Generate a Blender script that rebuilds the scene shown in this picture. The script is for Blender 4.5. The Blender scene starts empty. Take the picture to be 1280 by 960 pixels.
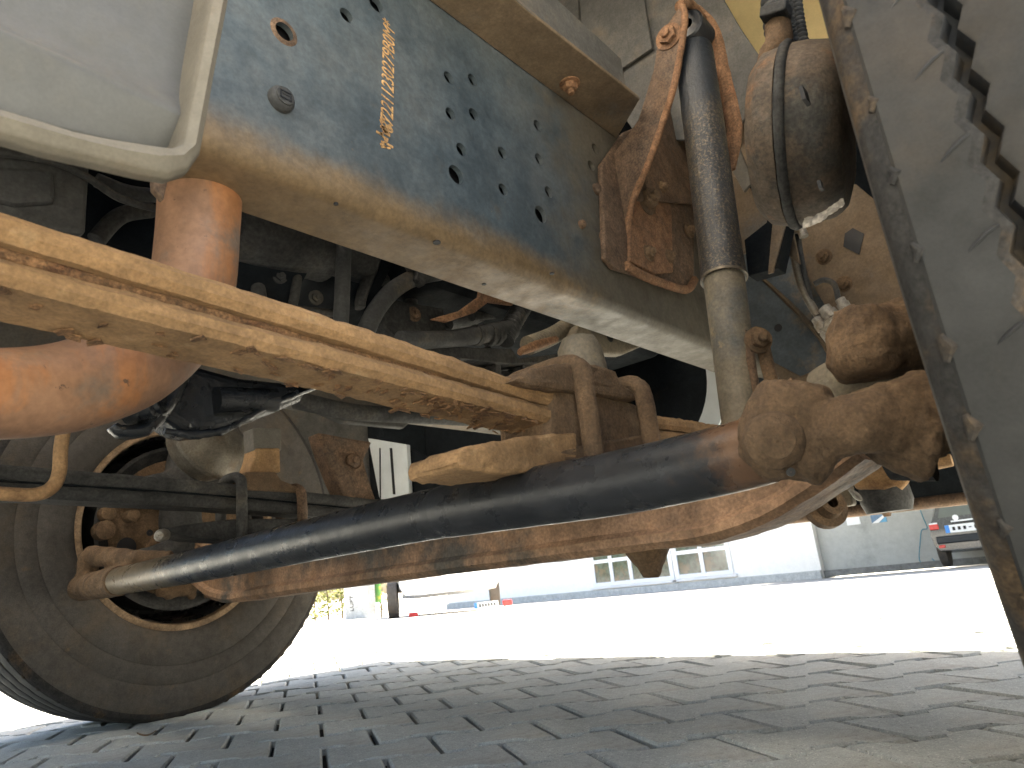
import bpy, bmesh, math, random
from mathutils import Vector, Matrix, noise
random.seed(7)
R = math.radians
scene = bpy.context.scene
C = scene.collection

# ------------------------------------------------------------------ camera
F = 864.2                      # focal length in pixels of the 1280 wide photograph
RIGHT = Vector((0.65283072, -0.74975222, -0.108091))
DOWN = Vector((0.13519313, 0.25572237, -0.95725069))
FWD = Vector((0.74534212, 0.6103095, 0.26830477))
CAM = Vector((0, 0, 0.2703))   # X forward along the truck, Y to its left side, Z up
cam_data = bpy.data.cameras.new('camera')
cam = bpy.data.objects.new('camera', cam_data)
C.objects.link(cam)
cam_data.sensor_width = 36
cam_data.lens = F / 1280 * 36
cam_data.clip_start = 0.02
cam_data.dof.use_dof = True
cam_data.dof.focus_distance = 1.15
cam_data.dof.aperture_fstop = 13.0
cam_data.clip_end = 600
mw = Matrix.Identity(4)
for i in range(3):
    mw[i][0], mw[i][1], mw[i][2], mw[i][3] = RIGHT[i], -DOWN[i], -FWD[i], CAM[i]
cam.matrix_world = mw
scene.camera = cam

# ------------------------------------------------------------------ sky, sun, exposure
SUN_EL, SUN_AZ = R(50), R(-8)          # direction to the sun: ahead of the truck and a little to its right
world = bpy.data.worlds.new('World')
scene.world = world
world.use_nodes = True
wn = world.node_tree.nodes
bg = wn['Background']
sky = wn.new('ShaderNodeTexSky')
sky.sky_type = 'NISHITA'
sky.sun_disc = False
sky.sun_elevation = SUN_EL
sky.dust_density = 3.0
sky.ozone_density = 0.5
sky.sun_rotation = math.pi / 2 - SUN_AZ
world.node_tree.links.new(sky.outputs[0], bg.inputs[0])
bg.inputs[1].default_value = 0.055
sun_data = bpy.data.lights.new('sun', 'SUN')
sun_data.energy = 5.0
sun_data.angle = R(0.6)
sun_data.color = (1, 0.95, 0.87)
sun = bpy.data.objects.new('sun', sun_data)
C.objects.link(sun)
to_sun = Vector((math.cos(SUN_EL) * math.cos(SUN_AZ), math.cos(SUN_EL) * math.sin(SUN_AZ), math.sin(SUN_EL)))
sun.rotation_euler = to_sun.to_track_quat('Z', 'Y').to_euler()
scene.view_settings.view_transform = 'Standard'
scene.view_settings.look = 'None'
scene.view_settings.gamma = 1
scene.view_settings.use_curve_mapping = False
scene.view_settings.exposure = 3.65
scene.view_settings.use_white_balance = True
scene.view_settings.white_balance_temperature = 7300
scene.view_settings.white_balance_tint = 10
scene.render.engine = 'CYCLES'
scene.cycles.max_bounces = 10
scene.cycles.diffuse_bounces = 7
scene.cycles.use_denoising = True

# ------------------------------------------------------------------ pixel -> point helpers
def ray(px, py):
    return RIGHT * ((px - 640) / F) + DOWN * ((py - 480) / F) + FWD
def at(px, py, ax, v):
    r = ray(px, py); i = 'XYZ'.index(ax)
    return CAM + r * ((v - CAM[i]) / r[i])
def depth(p):
    return (Vector(p) - CAM).dot(FWD)
def pxr(p, n):                # n pixels at point p, in metres
    return n * depth(p) / F

# ------------------------------------------------------------------ materials
def nd(t, kind, **kw):
    n = t.nodes.new(kind)
    for k, v in kw.items():
        setattr(n, k, v)
    return n
def ramp(t, fac, lo, hi):
    m = nd(t, 'ShaderNodeMapRange'); m.interpolation_type = 'SMOOTHSTEP'
    t.links.new(fac, m.inputs[0]); m.inputs[1].default_value = lo; m.inputs[2].default_value = hi
    return m.outputs[0]
def mixc(t, fac, a, b):
    m = nd(t, 'ShaderNodeMix', data_type='RGBA')
    if isinstance(fac, float): m.inputs[0].default_value = fac
    else: t.links.new(fac, m.inputs[0])
    for s, v in ((6, a), (7, b)):
        if isinstance(v, tuple): m.inputs[s].default_value = (*v[:3], 1)
        else: t.links.new(v, m.inputs[s])
    return m.outputs[2]
def tex(t, co, scale, detail=6, rough=.6, stretch=None):
    if stretch:
        mp = nd(t, 'ShaderNodeMapping'); mp.inputs['Scale'].default_value = stretch
        t.links.new(co, mp.inputs[0]); co = mp.outputs[0]
    n = nd(t, 'ShaderNodeTexNoise'); n.inputs['Scale'].default_value = scale
    n.inputs['Detail'].default_value = detail; n.inputs['Roughness'].default_value = rough
    t.links.new(co, n.inputs['Vector'])
    return n.outputs[0]
def mat(name, base, var=.25, layers=(), rough=.7, metal=0., bump=.3, bscale=90., coat=0., zdirt=None, grain=None, spec=.4, micro=None, adirt=(), layers2=None):
    """layers: (colour, noise scale, low, high, stretch or None); zdirt: (colour, z, softness, noise amount)"""
    if micro is None: micro = min(.75, bump * 1.1)
    m = bpy.data.materials.new(name); m.use_nodes = True
    t = m.node_tree; b = t.nodes['Principled BSDF']
    co = nd(t, 'ShaderNodeTexCoord').outputs['Object']
    n0 = tex(t, co, 7, 8, .65)
    dark = tuple(c * (1 - var) for c in base); lite = tuple(min(1, c * (1 + var)) for c in base)
    col = mixc(t, ramp(t, n0, .3, .7), dark, lite)
    if grain:
        n1 = tex(t, co, grain[0], 4, .7)
        col = mixc(t, ramp(t, n1, grain[1], grain[2]), col, grain[3])
    rsum = None
    if layers2: layers = list(layers) + [layers2]
    for L in layers:
        c, sc, lo, hi = L[:4]
        n1 = tex(t, co, sc, 9, .68, L[4] if len(L) > 4 else None)
        fac = ramp(t, n1, lo, hi)
        col = mixc(t, fac, col, c)
        rsum = fac
    if zdirt:
        c, z, soft, amt = zdirt
        sx = nd(t, 'ShaderNodeSeparateXYZ'); t.links.new(co, sx.inputs[0])
        n1 = tex(t, co, 9, 9, .7)
        ma = nd(t, 'ShaderNodeMath', operation='MULTIPLY_ADD'); t.links.new(n1, ma.inputs[0]); ma.inputs[1].default_value = -amt
        t.links.new(sx.outputs[2], ma.inputs[2])
        fac = ramp(t, ma.outputs[0], z - soft - amt * .5, z + soft - amt * .5)
        iv = nd(t, 'ShaderNodeMath', operation='SUBTRACT'); iv.inputs[0].default_value = 1; t.links.new(fac, iv.inputs[1])
        col = mixc(t, iv.outputs[0], col, c)
    for c, axis, val, soft, amt, sign in adirt:
        sx = nd(t, 'ShaderNodeSeparateXYZ'); t.links.new(co, sx.inputs[0])
        n1 = tex(t, co, 14, 9, .72)
        ma = nd(t, 'ShaderNodeMath', operation='MULTIPLY_ADD'); t.links.new(n1, ma.inputs[0]); ma.inputs[1].default_value = amt
        ms = nd(t, 'ShaderNodeMath', operation='MULTIPLY'); t.links.new(sx.outputs[axis], ms.inputs[0]); ms.inputs[1].default_value = sign
        t.links.new(ms.outputs[0], ma.inputs[2])
        col = mixc(t, ramp(t, ma.outputs[0], sign * val - soft + amt * .5, sign * val + soft + amt * .5), col, c)
    if micro:
        for sc, lo_, hi_ in ((bscale * .45, 1 - micro * .55, 1 + micro * .4), (bscale * 2.2, 1 - micro * .7, 1 + micro * .5)):
            nm_ = tex(t, co, sc, 5, .62)
            mr = nd(t, 'ShaderNodeMapRange'); t.links.new(nm_, mr.inputs[0])
            mr.inputs[1].default_value = .36; mr.inputs[2].default_value = .64; mr.inputs[3].default_value = lo_; mr.inputs[4].default_value = hi_
            vm = nd(t, 'ShaderNodeVectorMath', operation='SCALE'); t.links.new(col, vm.inputs[0]); t.links.new(mr.outputs[0], vm.inputs['Scale'])
            col = vm.outputs[0]
    t.links.new(col, b.inputs['Base Color'])
    b.inputs['Metallic'].default_value = metal
    b.inputs['Specular IOR Level'].default_value = spec
    nr = tex(t, co, 23, 5, .6)
    mr = nd(t, 'ShaderNodeMapRange'); t.links.new(nr, mr.inputs[0])
    mr.inputs[1].default_value = .3; mr.inputs[2].default_value = .7
    mr.inputs[3].default_value = max(.05, rough - .14); mr.inputs[4].default_value = min(1, rough + .14)
    t.links.new(mr.outputs[0], b.inputs['Roughness'])
    b.inputs['Coat Weight'].default_value = coat
    if bump:
        bp = nd(t, 'ShaderNodeBump'); bp.inputs['Strength'].default_value = bump; bp.inputs['Distance'].default_value = .006
        nb = tex(t, co, bscale, 8, .7); t.links.new(nb, bp.inputs['Height']); t.links.new(bp.outputs[0], b.inputs['Normal'])
    return m

DUST = (.155, .103, .055)
RUST = (.26, .11, .045)
M = {}
M['rail'] = mat('rail_paint', (.057, .075, .086), .2, [((.095, .10, .098), 3.5, .42, .75), ((.12, .095, .065), 5, .58, .76), ((.05, .04, .035), 60, .72, .76)], .55, .1, .15, 60, zdirt=(DUST, .80, .03, .10), micro=.25, grain=(150, .66, .70, (.13, .10, .07)), adirt=[((.088, .076, .058), 0, 1.02, .10, .45, 1)])
M['rail_end'] = mat('rail_end_paint', (.055, .070, .080), .2, [((.15, .115, .075), 6, .52, .66), ((.10, .10, .095), 3.5, .45, .75)], .55, .1, .2, 60, micro=.25)
M['rail_far'] = mat('rail_paint_dark', (.10, .09, .075), .2, [(DUST, 5, .5, .7)], .7, 0, .2)
M['dust_plate'] = mat('dusty_plate', (.13, .09, .054), .25, [((.09, .085, .075), 6, .52, .72), ((.3, .13, .05), 14, .68, .76)], .75, 0, .2)
M['chamber'] = mat('chamber_rust', (.085, .062, .042), .3, [((.05, .048, .042), 8, .5, .66), ((.17, .085, .038), 11, .56, .7), ((.13, .09, .055), 26, .6, .74)], .75, .1, .4, 90)
M['mud'] = mat('orange_mud', (.275, .16, .074), .25, [((.16, .085, .038), 11, .52, .72), ((.34, .225, .12), 20, .56, .75)], .95, 0, .8, 120, grain=(300, .6, .78, (.17, .095, .045)), micro=.28)
M['mud_dark'] = mat('brown_mud', (.135, .083, .045), .28, [((.07, .042, .024), 10, .50, .70), ((.19, .125, .07), 24, .58, .76)], .95, 0, .9, 110, grain=(260, .6, .78, (.085, .05, .028)), micro=.35)
M['flake'] = mat('flaking_rust', (.20, .105, .048), .35, [((.12, .055, .025), 30, .5, .65)], .95, 0, 1., 160)
M['rust'] = mat('rusty_steel', (.115, .07, .042), .3, [((.075, .055, .04), 8, .48, .7), ((.22, .11, .05), 16, .6, .74)], .85, .1, .5, 100)
M['rust_orange'] = mat('orange_rust', (.19, .098, .05), .25, [((.22, .10, .05), 12, .52, .72)], .85, .1, .5, 100)
M['axle'] = mat('axle_rust', (.28, .168, .10), .3, [((.09, .08, .066), 5, .50, .66), ((.30, .17, .09), 9, .55, .68), ((.045, .035, .028), 38, .66, .72)], .72, .15, .35, 90)
M['exhaust'] = mat('exhaust_rust', (.255, .138, .08), .18, [((.34, .15, .065), 4, .48, .60, (3, 3, .6)), ((.10, .06, .04), 70, .63, .69), ((.17, .125, .095), 9, .54, .70)], .58, .25, .15, 60)
M['black'] = mat('black_paint', (.020, .021, .023), .3, [((.085, .06, .04), 9, .56, .78), ((.1, .075, .05), 50, .68, .76)], .38, .1, .25, 55)
M['rod'] = mat('track_rod_paint', (.022, .023, .025), .3, [((.075, .055, .038), 9, .58, .78), ((.09, .068, .046), 50, .68, .76)], .32, .1, .2, 55, micro=.15, adirt=[((.15, .115, .075), 1, 1.52, .12, .5, 1), ((.12, .065, .036), 1, .28, .035, .30, -1)])
M['black_dusty'] = mat('dusty_black_paint', (.022, .023, .025), .3, [((.12, .09, .055), 210, .50, .60), ((.08, .062, .042), 14, .52, .72)], .42, 0, .5, 140, micro=.3, adirt=[((.018, .021, .025), 2, 1.13, .04, .3, 1)])
M['black_clean'] = mat('clean_black_paint', (.022, .026, .03), .3, [((.09, .07, .05), 14, .6, .8)], .6, 0, .15, spec=.2)
M['grey_dust'] = mat('dusty_grey_tube', (.14, .115, .08), .2, [((.075, .075, .07), 8, .5, .72), ((.2, .15, .09), 30, .6, .75)], .75, 0, .25)
M['engine'] = mat('engine_cast', (.042, .041, .039), .35, [((.065, .056, .044), 7, .52, .72)], .75, 0, .4, 70, spec=.18)
M['engine_dark'] = mat('dark_plastic', (.009, .011, .013), .3, [((.022, .02, .017), 8, .55, .78)], .85, 0, .2, spec=.08)
M['oil'] = mat('oily_black', (.010, .011, .012), .3, [((.05, .045, .04), 30, .62, .74)], .22, .2, .8, 45, coat=.3)
M['hose'] = mat('rubber_hose', (.045, .045, .044), .25, [((.10, .08, .055), 9, .52, .75)], .75, 0, .25, spec=.2)
M['plastic'] = mat('grey_plastic', (.074, .072, .066), .08, [((.098, .086, .066), 5, .52, .75), ((.2, .14, .09), 55, .74, .77)], .55, 0, .08, 200)
M['rim_plastic'] = mat('dusty_plastic_edge', (.125, .108, .082), .12, [((.15, .105, .065), 6, .52, .72), ((.1, .07, .045), 80, .7, .74)], .7, 0, .12, 180)
M['panel'] = mat('grey_panel', (.072, .068, .061), .25, [((.105, .08, .054), 7, .5, .72), ((.042, .046, .05), 5, .55, .7)], .7, 0, .25)
M['yellow'] = mat('yellow_paint', (.78, .60, .30), .05, [((.62, .48, .27), 6, .55, .8)], .5, 0, .05)
M['rubber'] = mat('tyre_rubber', (.062, .055, .048), .2, [((.085, .065, .045), 6, .46, .72), ((.12, .085, .05), 22, .6, .76)], .8, 0, .25, 150)
M['tread'] = mat('worn_tread', (.0255, .0248, .0232), .12, [((.042, .035, .028), 5, .5, .72), ((.085, .058, .034), 40, .70, .74)], .85, 0, .15, 220, micro=.12)
M['shoulder'] = mat('muddy_shoulder', (.024, .022, .02), .25, [((.075, .046, .022), 9, .5, .68)], .9, 0, .5, 140)
M['groove'] = mat('groove_rubber', (.022, .023, .025), .2, [((.06, .04, .02), 12, .5, .66)], .8, 0, .2)
M['rim'] = mat('painted_rim', (.03, .03, .03), .3, [((.10, .065, .04), 7, .55, .72)], .28, .3, .15)
M['rim_rust'] = mat('rim_flange_rust', (.24, .16, .095), .25, [((.15, .09, .05), 12, .5, .7)], .8, 0, .4)
M['steel'] = mat('dirty_steel', (.17, .15, .12), .2, [((.12, .085, .05), 9, .48, .7)], .5, .5, .3)
M['white_steel'] = mat('galvanised', (.23, .215, .19), .2, [((.14, .10, .06), 12, .5, .7)], .5, .3, .3)
M['pale'] = mat('pale_panel', (.5, .54, .55), .08, [], .45, 0, .03)
M['stamp'] = mat('rusty_stamp', (.45, .26, .11), .3, [((.25, .13, .06), 90, .5, .65)], .9, 0, .3)
M['paver'] = mat('concrete_paver', (.38, .405, .395), .12, [((.33, .325, .30), 3, .48, .7), ((.43, .415, .38), 9, .55, .75)], .85, 0, .35, 180, grain=(230, .59, .63, (.62, .62, .59)), layers2=((.20, .195, .18), 170, .60, .64), micro=.2)
M['leafbrown'] = mat('dry_leaf', (.10, .06, .03), .3)
M['plaster'] = mat('white_plaster', (.88, .86, .82), .03, [], .8, 0, .05)
M['greywall'] = mat('grey_painted_wall', (.42, .43, .41), .06, [((.29, .30, .28), 1.1, .5, .75)], .8, 0, .05)
M['concrete'] = mat('plinth_concrete', (.21, .21, .20), .2, [((.14, .13, .11), 3, .5, .7)], .9, 0, .2)
M['asphalt'] = mat('kerb_grey', (.48, .49, .48), .15)
M['frame_white'] = mat('white_frame', (.8, .8, .8), .02, [], .5, 0, 0)
M['glass'] = mat('window_glass', (.05, .075, .065), .5, [((.13, .10, .07), 1.6, .5, .6)], .05, 0, 0, spec=.8)
M['carpaint'] = mat('dark_car_paint', (.028, .034, .040), .1, [], .22, .3, 0, coat=.7)
M['car_trim'] = mat('car_trim', (.018, .021, .025), .1, [], .5, 0, 0)
M['car_glass'] = mat('car_window', (.04, .05, .045), .1, [], .05, 0, 0, spec=.8)
M['red'] = mat('red_lens', (.55, .03, .03), .1, [], .2, 0, 0)
M['plate'] = mat('plate_white', (.75, .78, .8), .02, [], .4, 0, 0)
M['blue'] = mat('eu_blue', (.03, .22, .62), .05, [], .4, 0, 0)
M['bluegrey'] = mat('poster_blue', (.10, .19, .30), .2, [((.2, .27, .34), 9, .5, .6)], .5, 0, 0)
M['skyblue'] = mat('poster_sky_blue', (.12, .36, .56), .05, [], .5, 0, 0)
M['ink'] = mat('dark_ink', (.007, .007, .008), .1, [], .6, 0, 0)
M['green'] = mat('sign_green', (.12, .36, .10), .1, [((.5, .45, .08), 9, .5, .6)], .5, 0, 0)
M['leaf'] = mat('hedge_leaf', (.115, .135, .022), .5, [((.17, .16, .03), 3, .45, .6)], .7, 0, 0)
M['bark'] = mat('bark', (.10, .07, .045), .2)
M['hoseblue'] = mat('blue_hose', (.05, .22, .30), .1, [], .4, 0, 0)
M['whitecar'] = mat('white_car_paint', (.8, .8, .8), .02, [], .25, 0, 0, coat=.5)

# ------------------------------------------------------------------ mesh builder
class MB:
    def __init__(s): s.v = []; s.f = []
    def add(s, vs, fs):
        o = len(s.v); s.v += [Vector(p) for p in vs]; s.f += [tuple(i + o for i in f) for f in fs]; return s
    def prism(s, pts, vec):
        n = len(pts); vec = Vector(vec); pts = [Vector(p) for p in pts]
        vs = pts + [p + vec for p in pts]
        fs = [tuple(range(n))[::-1], tuple(range(n, 2 * n))] + [(i, (i + 1) % n, n + (i + 1) % n, n + i) for i in range(n)]
        return s.add(vs, fs)
    def box(s, c, size, rot=None):
        c = Vector(c); m = rot or Matrix.Identity(3)
        vs = [c + m @ Vector((x * size[0] / 2, y * size[1] / 2, z * size[2] / 2)) for x in (-1, 1) for y in (-1, 1) for z in (-1, 1)]
        return s.add(vs, [(0, 1, 3, 2), (4, 6, 7, 5), (0, 4, 5, 1), (2, 3, 7, 6), (0, 2, 6, 4), (1, 5, 7, 3)])
    def tube(s, path, rad, n=20, smooth=0, flat=None):
        P = [Vector(p) for p in path]
        if isinstance(rad, (int, float)): rad = [rad] * len(P)
        if smooth: P, rad = catmull(P, rad, smooth)
        up = None; rings = []
        for i, p in enumerate(P):
            t = (P[min(i + 1, len(P) - 1)] - P[max(i - 1, 0)]).normalized()
            if up is None:
                up = Vector((0, 0, 1)) if abs(t.z) < .9 else Vector((0, 1, 0))
            a = up.cross(t).normalized(); up = t.cross(a).normalized()
            fa, fb = flat if flat else (1, 1)
            rings.append([p + (a * math.cos(k * 2 * math.pi / n) * fa + up * math.sin(k * 2 * math.pi / n) * fb) * rad[i] for k in range(n)])
        vs = [v for r in rings for v in r]; m = len(rings)
        fs = [(i * n + k, i * n + (k + 1) % n, (i + 1) * n + (k + 1) % n, (i + 1) * n + k) for i in range(m - 1) for k in range(n)]
        fs += [tuple(range(n))[::-1], tuple((m - 1) * n + k for k in range(n))]
        return s.add(vs, fs)
    def lathe(s, org, axis, prof, n=48, arc=(0, 2 * math.pi), ref=None, cap=False):
        """prof: (distance along axis, radius)"""
        org = Vector(org); ax = Vector(axis).normalized()
        r0 = Vector(ref) if ref else (Vector((0, 0, 1)) if abs(ax.z) < .9 else Vector((1, 0, 0)))
        a = (r0 - ax * r0.dot(ax)).normalized(); b = ax.cross(a)
        full = abs(arc[1] - arc[0] - 2 * math.pi) < 1e-4
        cnt = n if full else n + 1
        vs = []
        for k in range(cnt):
            th = arc[0] + (arc[1] - arc[0]) * k / n
            d = a * math.cos(th) + b * math.sin(th)
            vs += [org + ax * h + d * r for h, r in prof]
        m = len(prof)
        fs = [(k * m + j, ((k + 1) % cnt) * m + j, ((k + 1) % cnt) * m + j + 1, k * m + j + 1) for k in range(n) for j in range(m - 1)]
        if cap and full:
            fs += [tuple(k * m for k in range(cnt)), tuple(k * m + m - 1 for k in range(cnt))[::-1]]
        return s.add(vs, fs)
    def bolt(s, p, nrm, r, h=None):
        h = h or r * .9; nrm = Vector(nrm).normalized(); p = Vector(p)
        s.lathe(p - nrm * .003, nrm, [(0, r * 1.45), (.003 + h * .18, r * 1.45), (.003 + h * .2, r * 1.2)], 18, cap=True)
        s.lathe(p, nrm, [(0, r), (h * .9, r), (h, r * .85)], 6, cap=True)
        s.lathe(p, nrm, [(0, r * .5), (h * 1.5, r * .5), (h * 1.6, r * .4)], 10, cap=True)
        return s
    def build(s, name, material, parent=None, smooth=40, bevel=0, rough=None, sub=0, remesh=0, seg=2):
        me = bpy.data.meshes.new(name); me.from_pydata([tuple(v) for v in s.v], [], s.f)
        bm = bmesh.new(); bm.from_mesh(me); bmesh.ops.remove_doubles(bm, verts=bm.verts, dist=1e-6)
        bmesh.ops.recalc_face_normals(bm, faces=bm.faces); bm.to_mesh(me); bm.free()
        if smooth:
            for p in me.polygons: p.use_smooth = True
            me.set_sharp_from_angle(angle=R(smooth))
        me.materials.append(M[material] if isinstance(material, str) else material)
        o = bpy.data.objects.new(name, me); C.objects.link(o)
        if parent is not None: o.parent = parent
        if bevel:
            b = o.modifiers.new('bevel', 'BEVEL'); b.width = bevel; b.segments = seg; b.limit_method = 'ANGLE'; b.angle_limit = R(40)
        if remesh:
            b = o.modifiers.new('remesh', 'REMESH'); b.mode = 'VOXEL'; b.voxel_size = remesh; b.use_smooth_shade = True
            b = o.modifiers.new('smooth', 'SMOOTH'); b.iterations = 3; b.factor = .6
        if sub:
            b = o.modifiers.new('sub', 'SUBSURF'); b.subdivision_type = 'SIMPLE'; b.levels = b.render_levels = sub
        if rough:
            for st, sc in (rough if isinstance(rough, list) else [rough]):
                tx = bpy.data.textures.new('relief', 'CLOUDS'); tx.noise_scale = sc; tx.noise_depth = 3
                b = o.modifiers.new('relief', 'DISPLACE'); b.texture = tx; b.texture_coords = 'GLOBAL'; b.strength = st; b.mid_level = .5
        return o
def catmull(P, rad, k):
    Q = []; Rr = []
    for i in range(len(P) - 1):
        p0, p1, p2, p3 = P[max(i - 1, 0)], P[i], P[i + 1], P[min(i + 2, len(P) - 1)]
        for j in range(k):
            t = j / k
            Q.append(.5 * ((2 * p1) + (p2 - p0) * t + (2 * p0 - 5 * p1 + 4 * p2 - p3) * t * t + (3 * p1 - p0 - 3 * p2 + p3) * t ** 3))
            Rr.append(rad[i] * (1 - t) + rad[i + 1] * t)
    return Q + [P[-1]], Rr + [rad[-1]]
def corrugated(path, r, pitch=.007, amp=.12, n=18):
    P, _ = catmull([Vector(p) for p in path], [r] * len(path), 40)
    # resample evenly
    out = [P[0]]; acc = 0
    for a, b in zip(P, P[1:]):
        acc += (b - a).length
        if acc >= pitch / 4: out.append(b); acc = 0
    rad = [r * (1 + amp * (1, .4, -1, .4)[i % 4]) for i in range(len(out))]
    return MB().tube(out, rad, n)
def hull_poly(pix, ax, v): return [at(x, y, ax, v) for x, y in pix]
def tag(o, label=None, cat=None, group=None, kind=None):
    if label: o['label'] = label
    if cat: o['category'] = cat
    if group: o['group'] = group
    if kind: o['kind'] = kind
    return o
def empty(name, loc=(0, 0, 0), parent=None):
    o = bpy.data.objects.new(name, None); o.location = loc; C.objects.link(o); o.empty_display_size = .1
    if parent is not None: o.parent = parent
    return o

# ------------------------------------------------------------------ ground
def gz(x): return 0.0 if x < 4 else -.039 * (min(x, 20) - 4)
gm = bpy.data.materials.new('courtyard'); gm.use_nodes = True
t = gm.node_tree; b = t.nodes['Principled BSDF']
co = nd(t, 'ShaderNodeTexCoord').outputs['Object']
ln = nd(t, 'ShaderNodeVectorMath', operation='LENGTH'); t.links.new(co, ln.inputs[0])
soil = mixc(t, ramp(t, tex(t, co, 120, 5, .7), .4, .65), (.018, .016, .013), (.05, .042, .03))
far = mixc(t, ramp(t, tex(t, co, 3, 6, .6), .35, .7), (.34, .335, .32), (.40, .39, .37))
t.links.new(mixc(t, ramp(t, ln.outputs['Value'], 6.6, 7.0), soil, far), b.inputs['Base Color'])
b.inputs['Roughness'].default_value = .9
g = MB()
xs = [-150, -30, -7, 0, 4, 7, 11, 20, 40, 300]; ys = [-250, -30, -7, 0, 7, 30, 250]
g.add([(x, y, gz(x) - .017) for x in xs for y in ys], [(i * 7 + j, i * 7 + 7 + j, i * 7 + 8 + j, i * 7 + 1 + j) for i in range(9) for j in range(6)])
tag(g.build('ground', gm, smooth=0), 'pale grey courtyard ground reaching to the far buildings', 'ground', kind='structure')

PL, PW, AMP, GAP = .199, .146, .0125, .0042
U = Vector((math.cos(R(-47)), math.sin(R(-47)), 0)); V = Vector((math.cos(R(57)), math.sin(R(57)), 0))
def paver_mesh(k):
    rnd = random.Random(k)
    L, W, a = PL / 2 - GAP, PW / 2 - GAP - .0022, AMP
    ch = .012
    top = [(-L, W + a), (-L * .52, W + a), (-L * .36, W - a), (L * .36, W - a), (L * .52, W + a), (L, W + a)]
    out = top + [(x, -y) for x, y in reversed(top)]
    out = [(u + rnd.uniform(-.0012, .0012), v + rnd.uniform(-.0012, .0012)) for u, v in out]
    n = len(out)
    shr = .0042
    ins = [(u * (1 - shr / L), v * (1 - shr / W)) for u, v in out]
    k3 = lambda q, z: U * q[0] + V * q[1] + Vector((0, 0, z))
    dz = [rnd.uniform(-.0008, .0008) for _ in range(n)]
    vs = [k3(q, -.045) for q in out] + [k3(q, -.0045) for q in out] + [k3(q, z) for q, z in zip(ins, dz)]
    fs = [(r * n + i, r * n + (i + 1) % n, (r + 1) * n + (i + 1) % n, (r + 1) * n + i) for r in (0, 1) for i in range(n)] + [tuple(range(2 * n, 3 * n))]
    return vs, fs
pave = empty('pavement')
tag(pave, 'grey interlocking concrete paving stones under the truck', 'pavement', kind='structure')
pm = []
for k in range(8):
    vs, fs = paver_mesh(k)
    me = bpy.data.meshes.new('paver'); me.from_pydata([tuple(v) for v in vs], [], fs)
    bm = bmesh.new(); bm.from_mesh(me); bmesh.ops.recalc_face_normals(bm, faces=bm.faces); bm.to_mesh(me); bm.free()
    me.materials.append(M['paver']); pm.append((me, vs, fs))
orig = at(893.75, 920, 'Z', 0) + V * (-PW / 2) + U * (PL / 2)
cands = []
for i in range(-60, 61):
    for j in range(-70, 71):
        p = orig + U * (PL * (i + (.5 if j % 2 else 0))) + V * (PW * j)
        if Vector((p.x, p.y, 0)).length > 6.8 or p.x < -3.5: continue
        c = p - CAM; d = c.dot(FWD); vis = 0
        if d > .15:
            x = 640 + F * c.dot(RIGHT) / d; y = 480 + F * c.dot(DOWN) / d
            vis = 1 if -90 < x < 1370 and y < 1050 else 0
        cands.append((-vis, c.length, i, j, p))
cands.sort(key=lambda q: q[:2])
rest = MB()
for q, (v, dist, i, j, p) in enumerate(cands):
    k = random.randrange(8)
    z = random.uniform(-.0022, .0012); rx, ry = random.gauss(0, .006), random.gauss(0, .006)
    if q < 300 and v:
        o = bpy.data.objects.new('paver', pm[k][0]); C.objects.link(o); o.parent = pave
        o.location = p + Vector((0, 0, z)); o.rotation_euler = (rx, ry, 0)
    else:
        rest.add([x + p + Vector((0, 0, z + gz(p.x))) for x in pm[k][1]], pm[k][2])
o = rest.build('paver_field', 'paver', pave, smooth=0); tag(o, kind='stuff')

# ================================================================== TRUCK
XA, YC, WEB, ZR = .9695, 1.1075, .6395, .754
truck = empty('truck', (XA, YC, 0))
tag(truck, 'muddy truck seen from below: chassis rail, leaf springs, front axle, two front wheels', 'truck')
def P(name, mb, material, parent=None, **kw):
    """mesh part with world coordinates under the truck"""
    o = mb.build(name, material, parent or truck, **kw)
    o.matrix_parent_inverse = Matrix.Translation((-XA, -YC, 0)) if (parent or truck) is truck else Matrix.Identity(4)
    return o
mir = lambda y: 2 * YC - y

# ---- chassis rails
def rail(y0, s, material, x0=-1.6, x1=2.06):
    """y0 outer web face, s=+1: flanges go to +Y"""
    h, w, th, r = .47, .10, .009, .022
    out = []
    for k in range(7):
        a = -math.pi / 2 * k / 6
        out.append((r - r * math.cos(a), r + r * math.sin(a)))
    prof = [(th, h - r)] + [(0, h - .004), (0, r)] + out[1:] + [(w, 0), (w, th)] + [(r, th), (th, r)]
    n = len(prof); xs = [x0 + (x1 - x0) * i / 40 for i in range(41)]
    vs = [(x, y0 + s * a, ZR + b) for x in xs for a, b in prof]
    fs = [(i * n + j, i * n + (j + 1) % n, (i + 1) * n + (j + 1) % n, (i + 1) * n + j) for i in range(40) for j in range(n)]
    fs += [tuple(range(n)), tuple(40 * n + j for j in range(n))[::-1]]
    return MB().add(vs, fs)
rr = P('chassis_rail', rail(WEB, 1, 'rail'), 'rail', smooth=35)
rr['label'] = 'blue grey steel rail with rows of drilled holes and brown dust along its lower flange'
holes = [(355, 40, 12), (433, 19, 8), (470, 5, 9), (561, 97, 7), (591, 100, 7), (563, 142, 7), (592, 143, 7), (577, 187, 7.5), (570, 218, 10.5),
         (628, 191, 7), (629, 237, 7), (672, 157, 6.5), (674, 199, 6.5), (686, 240, 6.5), (676, 268, 9.5), (744, 186, 6), (739, 207, 6), (973, 410, 5)]
cut = MB()
for x, y, r in holes:
    p = at(x, y, 'Y', WEB)
    cut.lathe(p - Vector((0, .03, 0)), (0, 1, 0), [(0, pxr(p, r * 1.2)), (.08, pxr(p, r * 1.2))], 24, cap=True)
co_ = cut.build('hole_cutter', 'rail', None, smooth=0)
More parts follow.
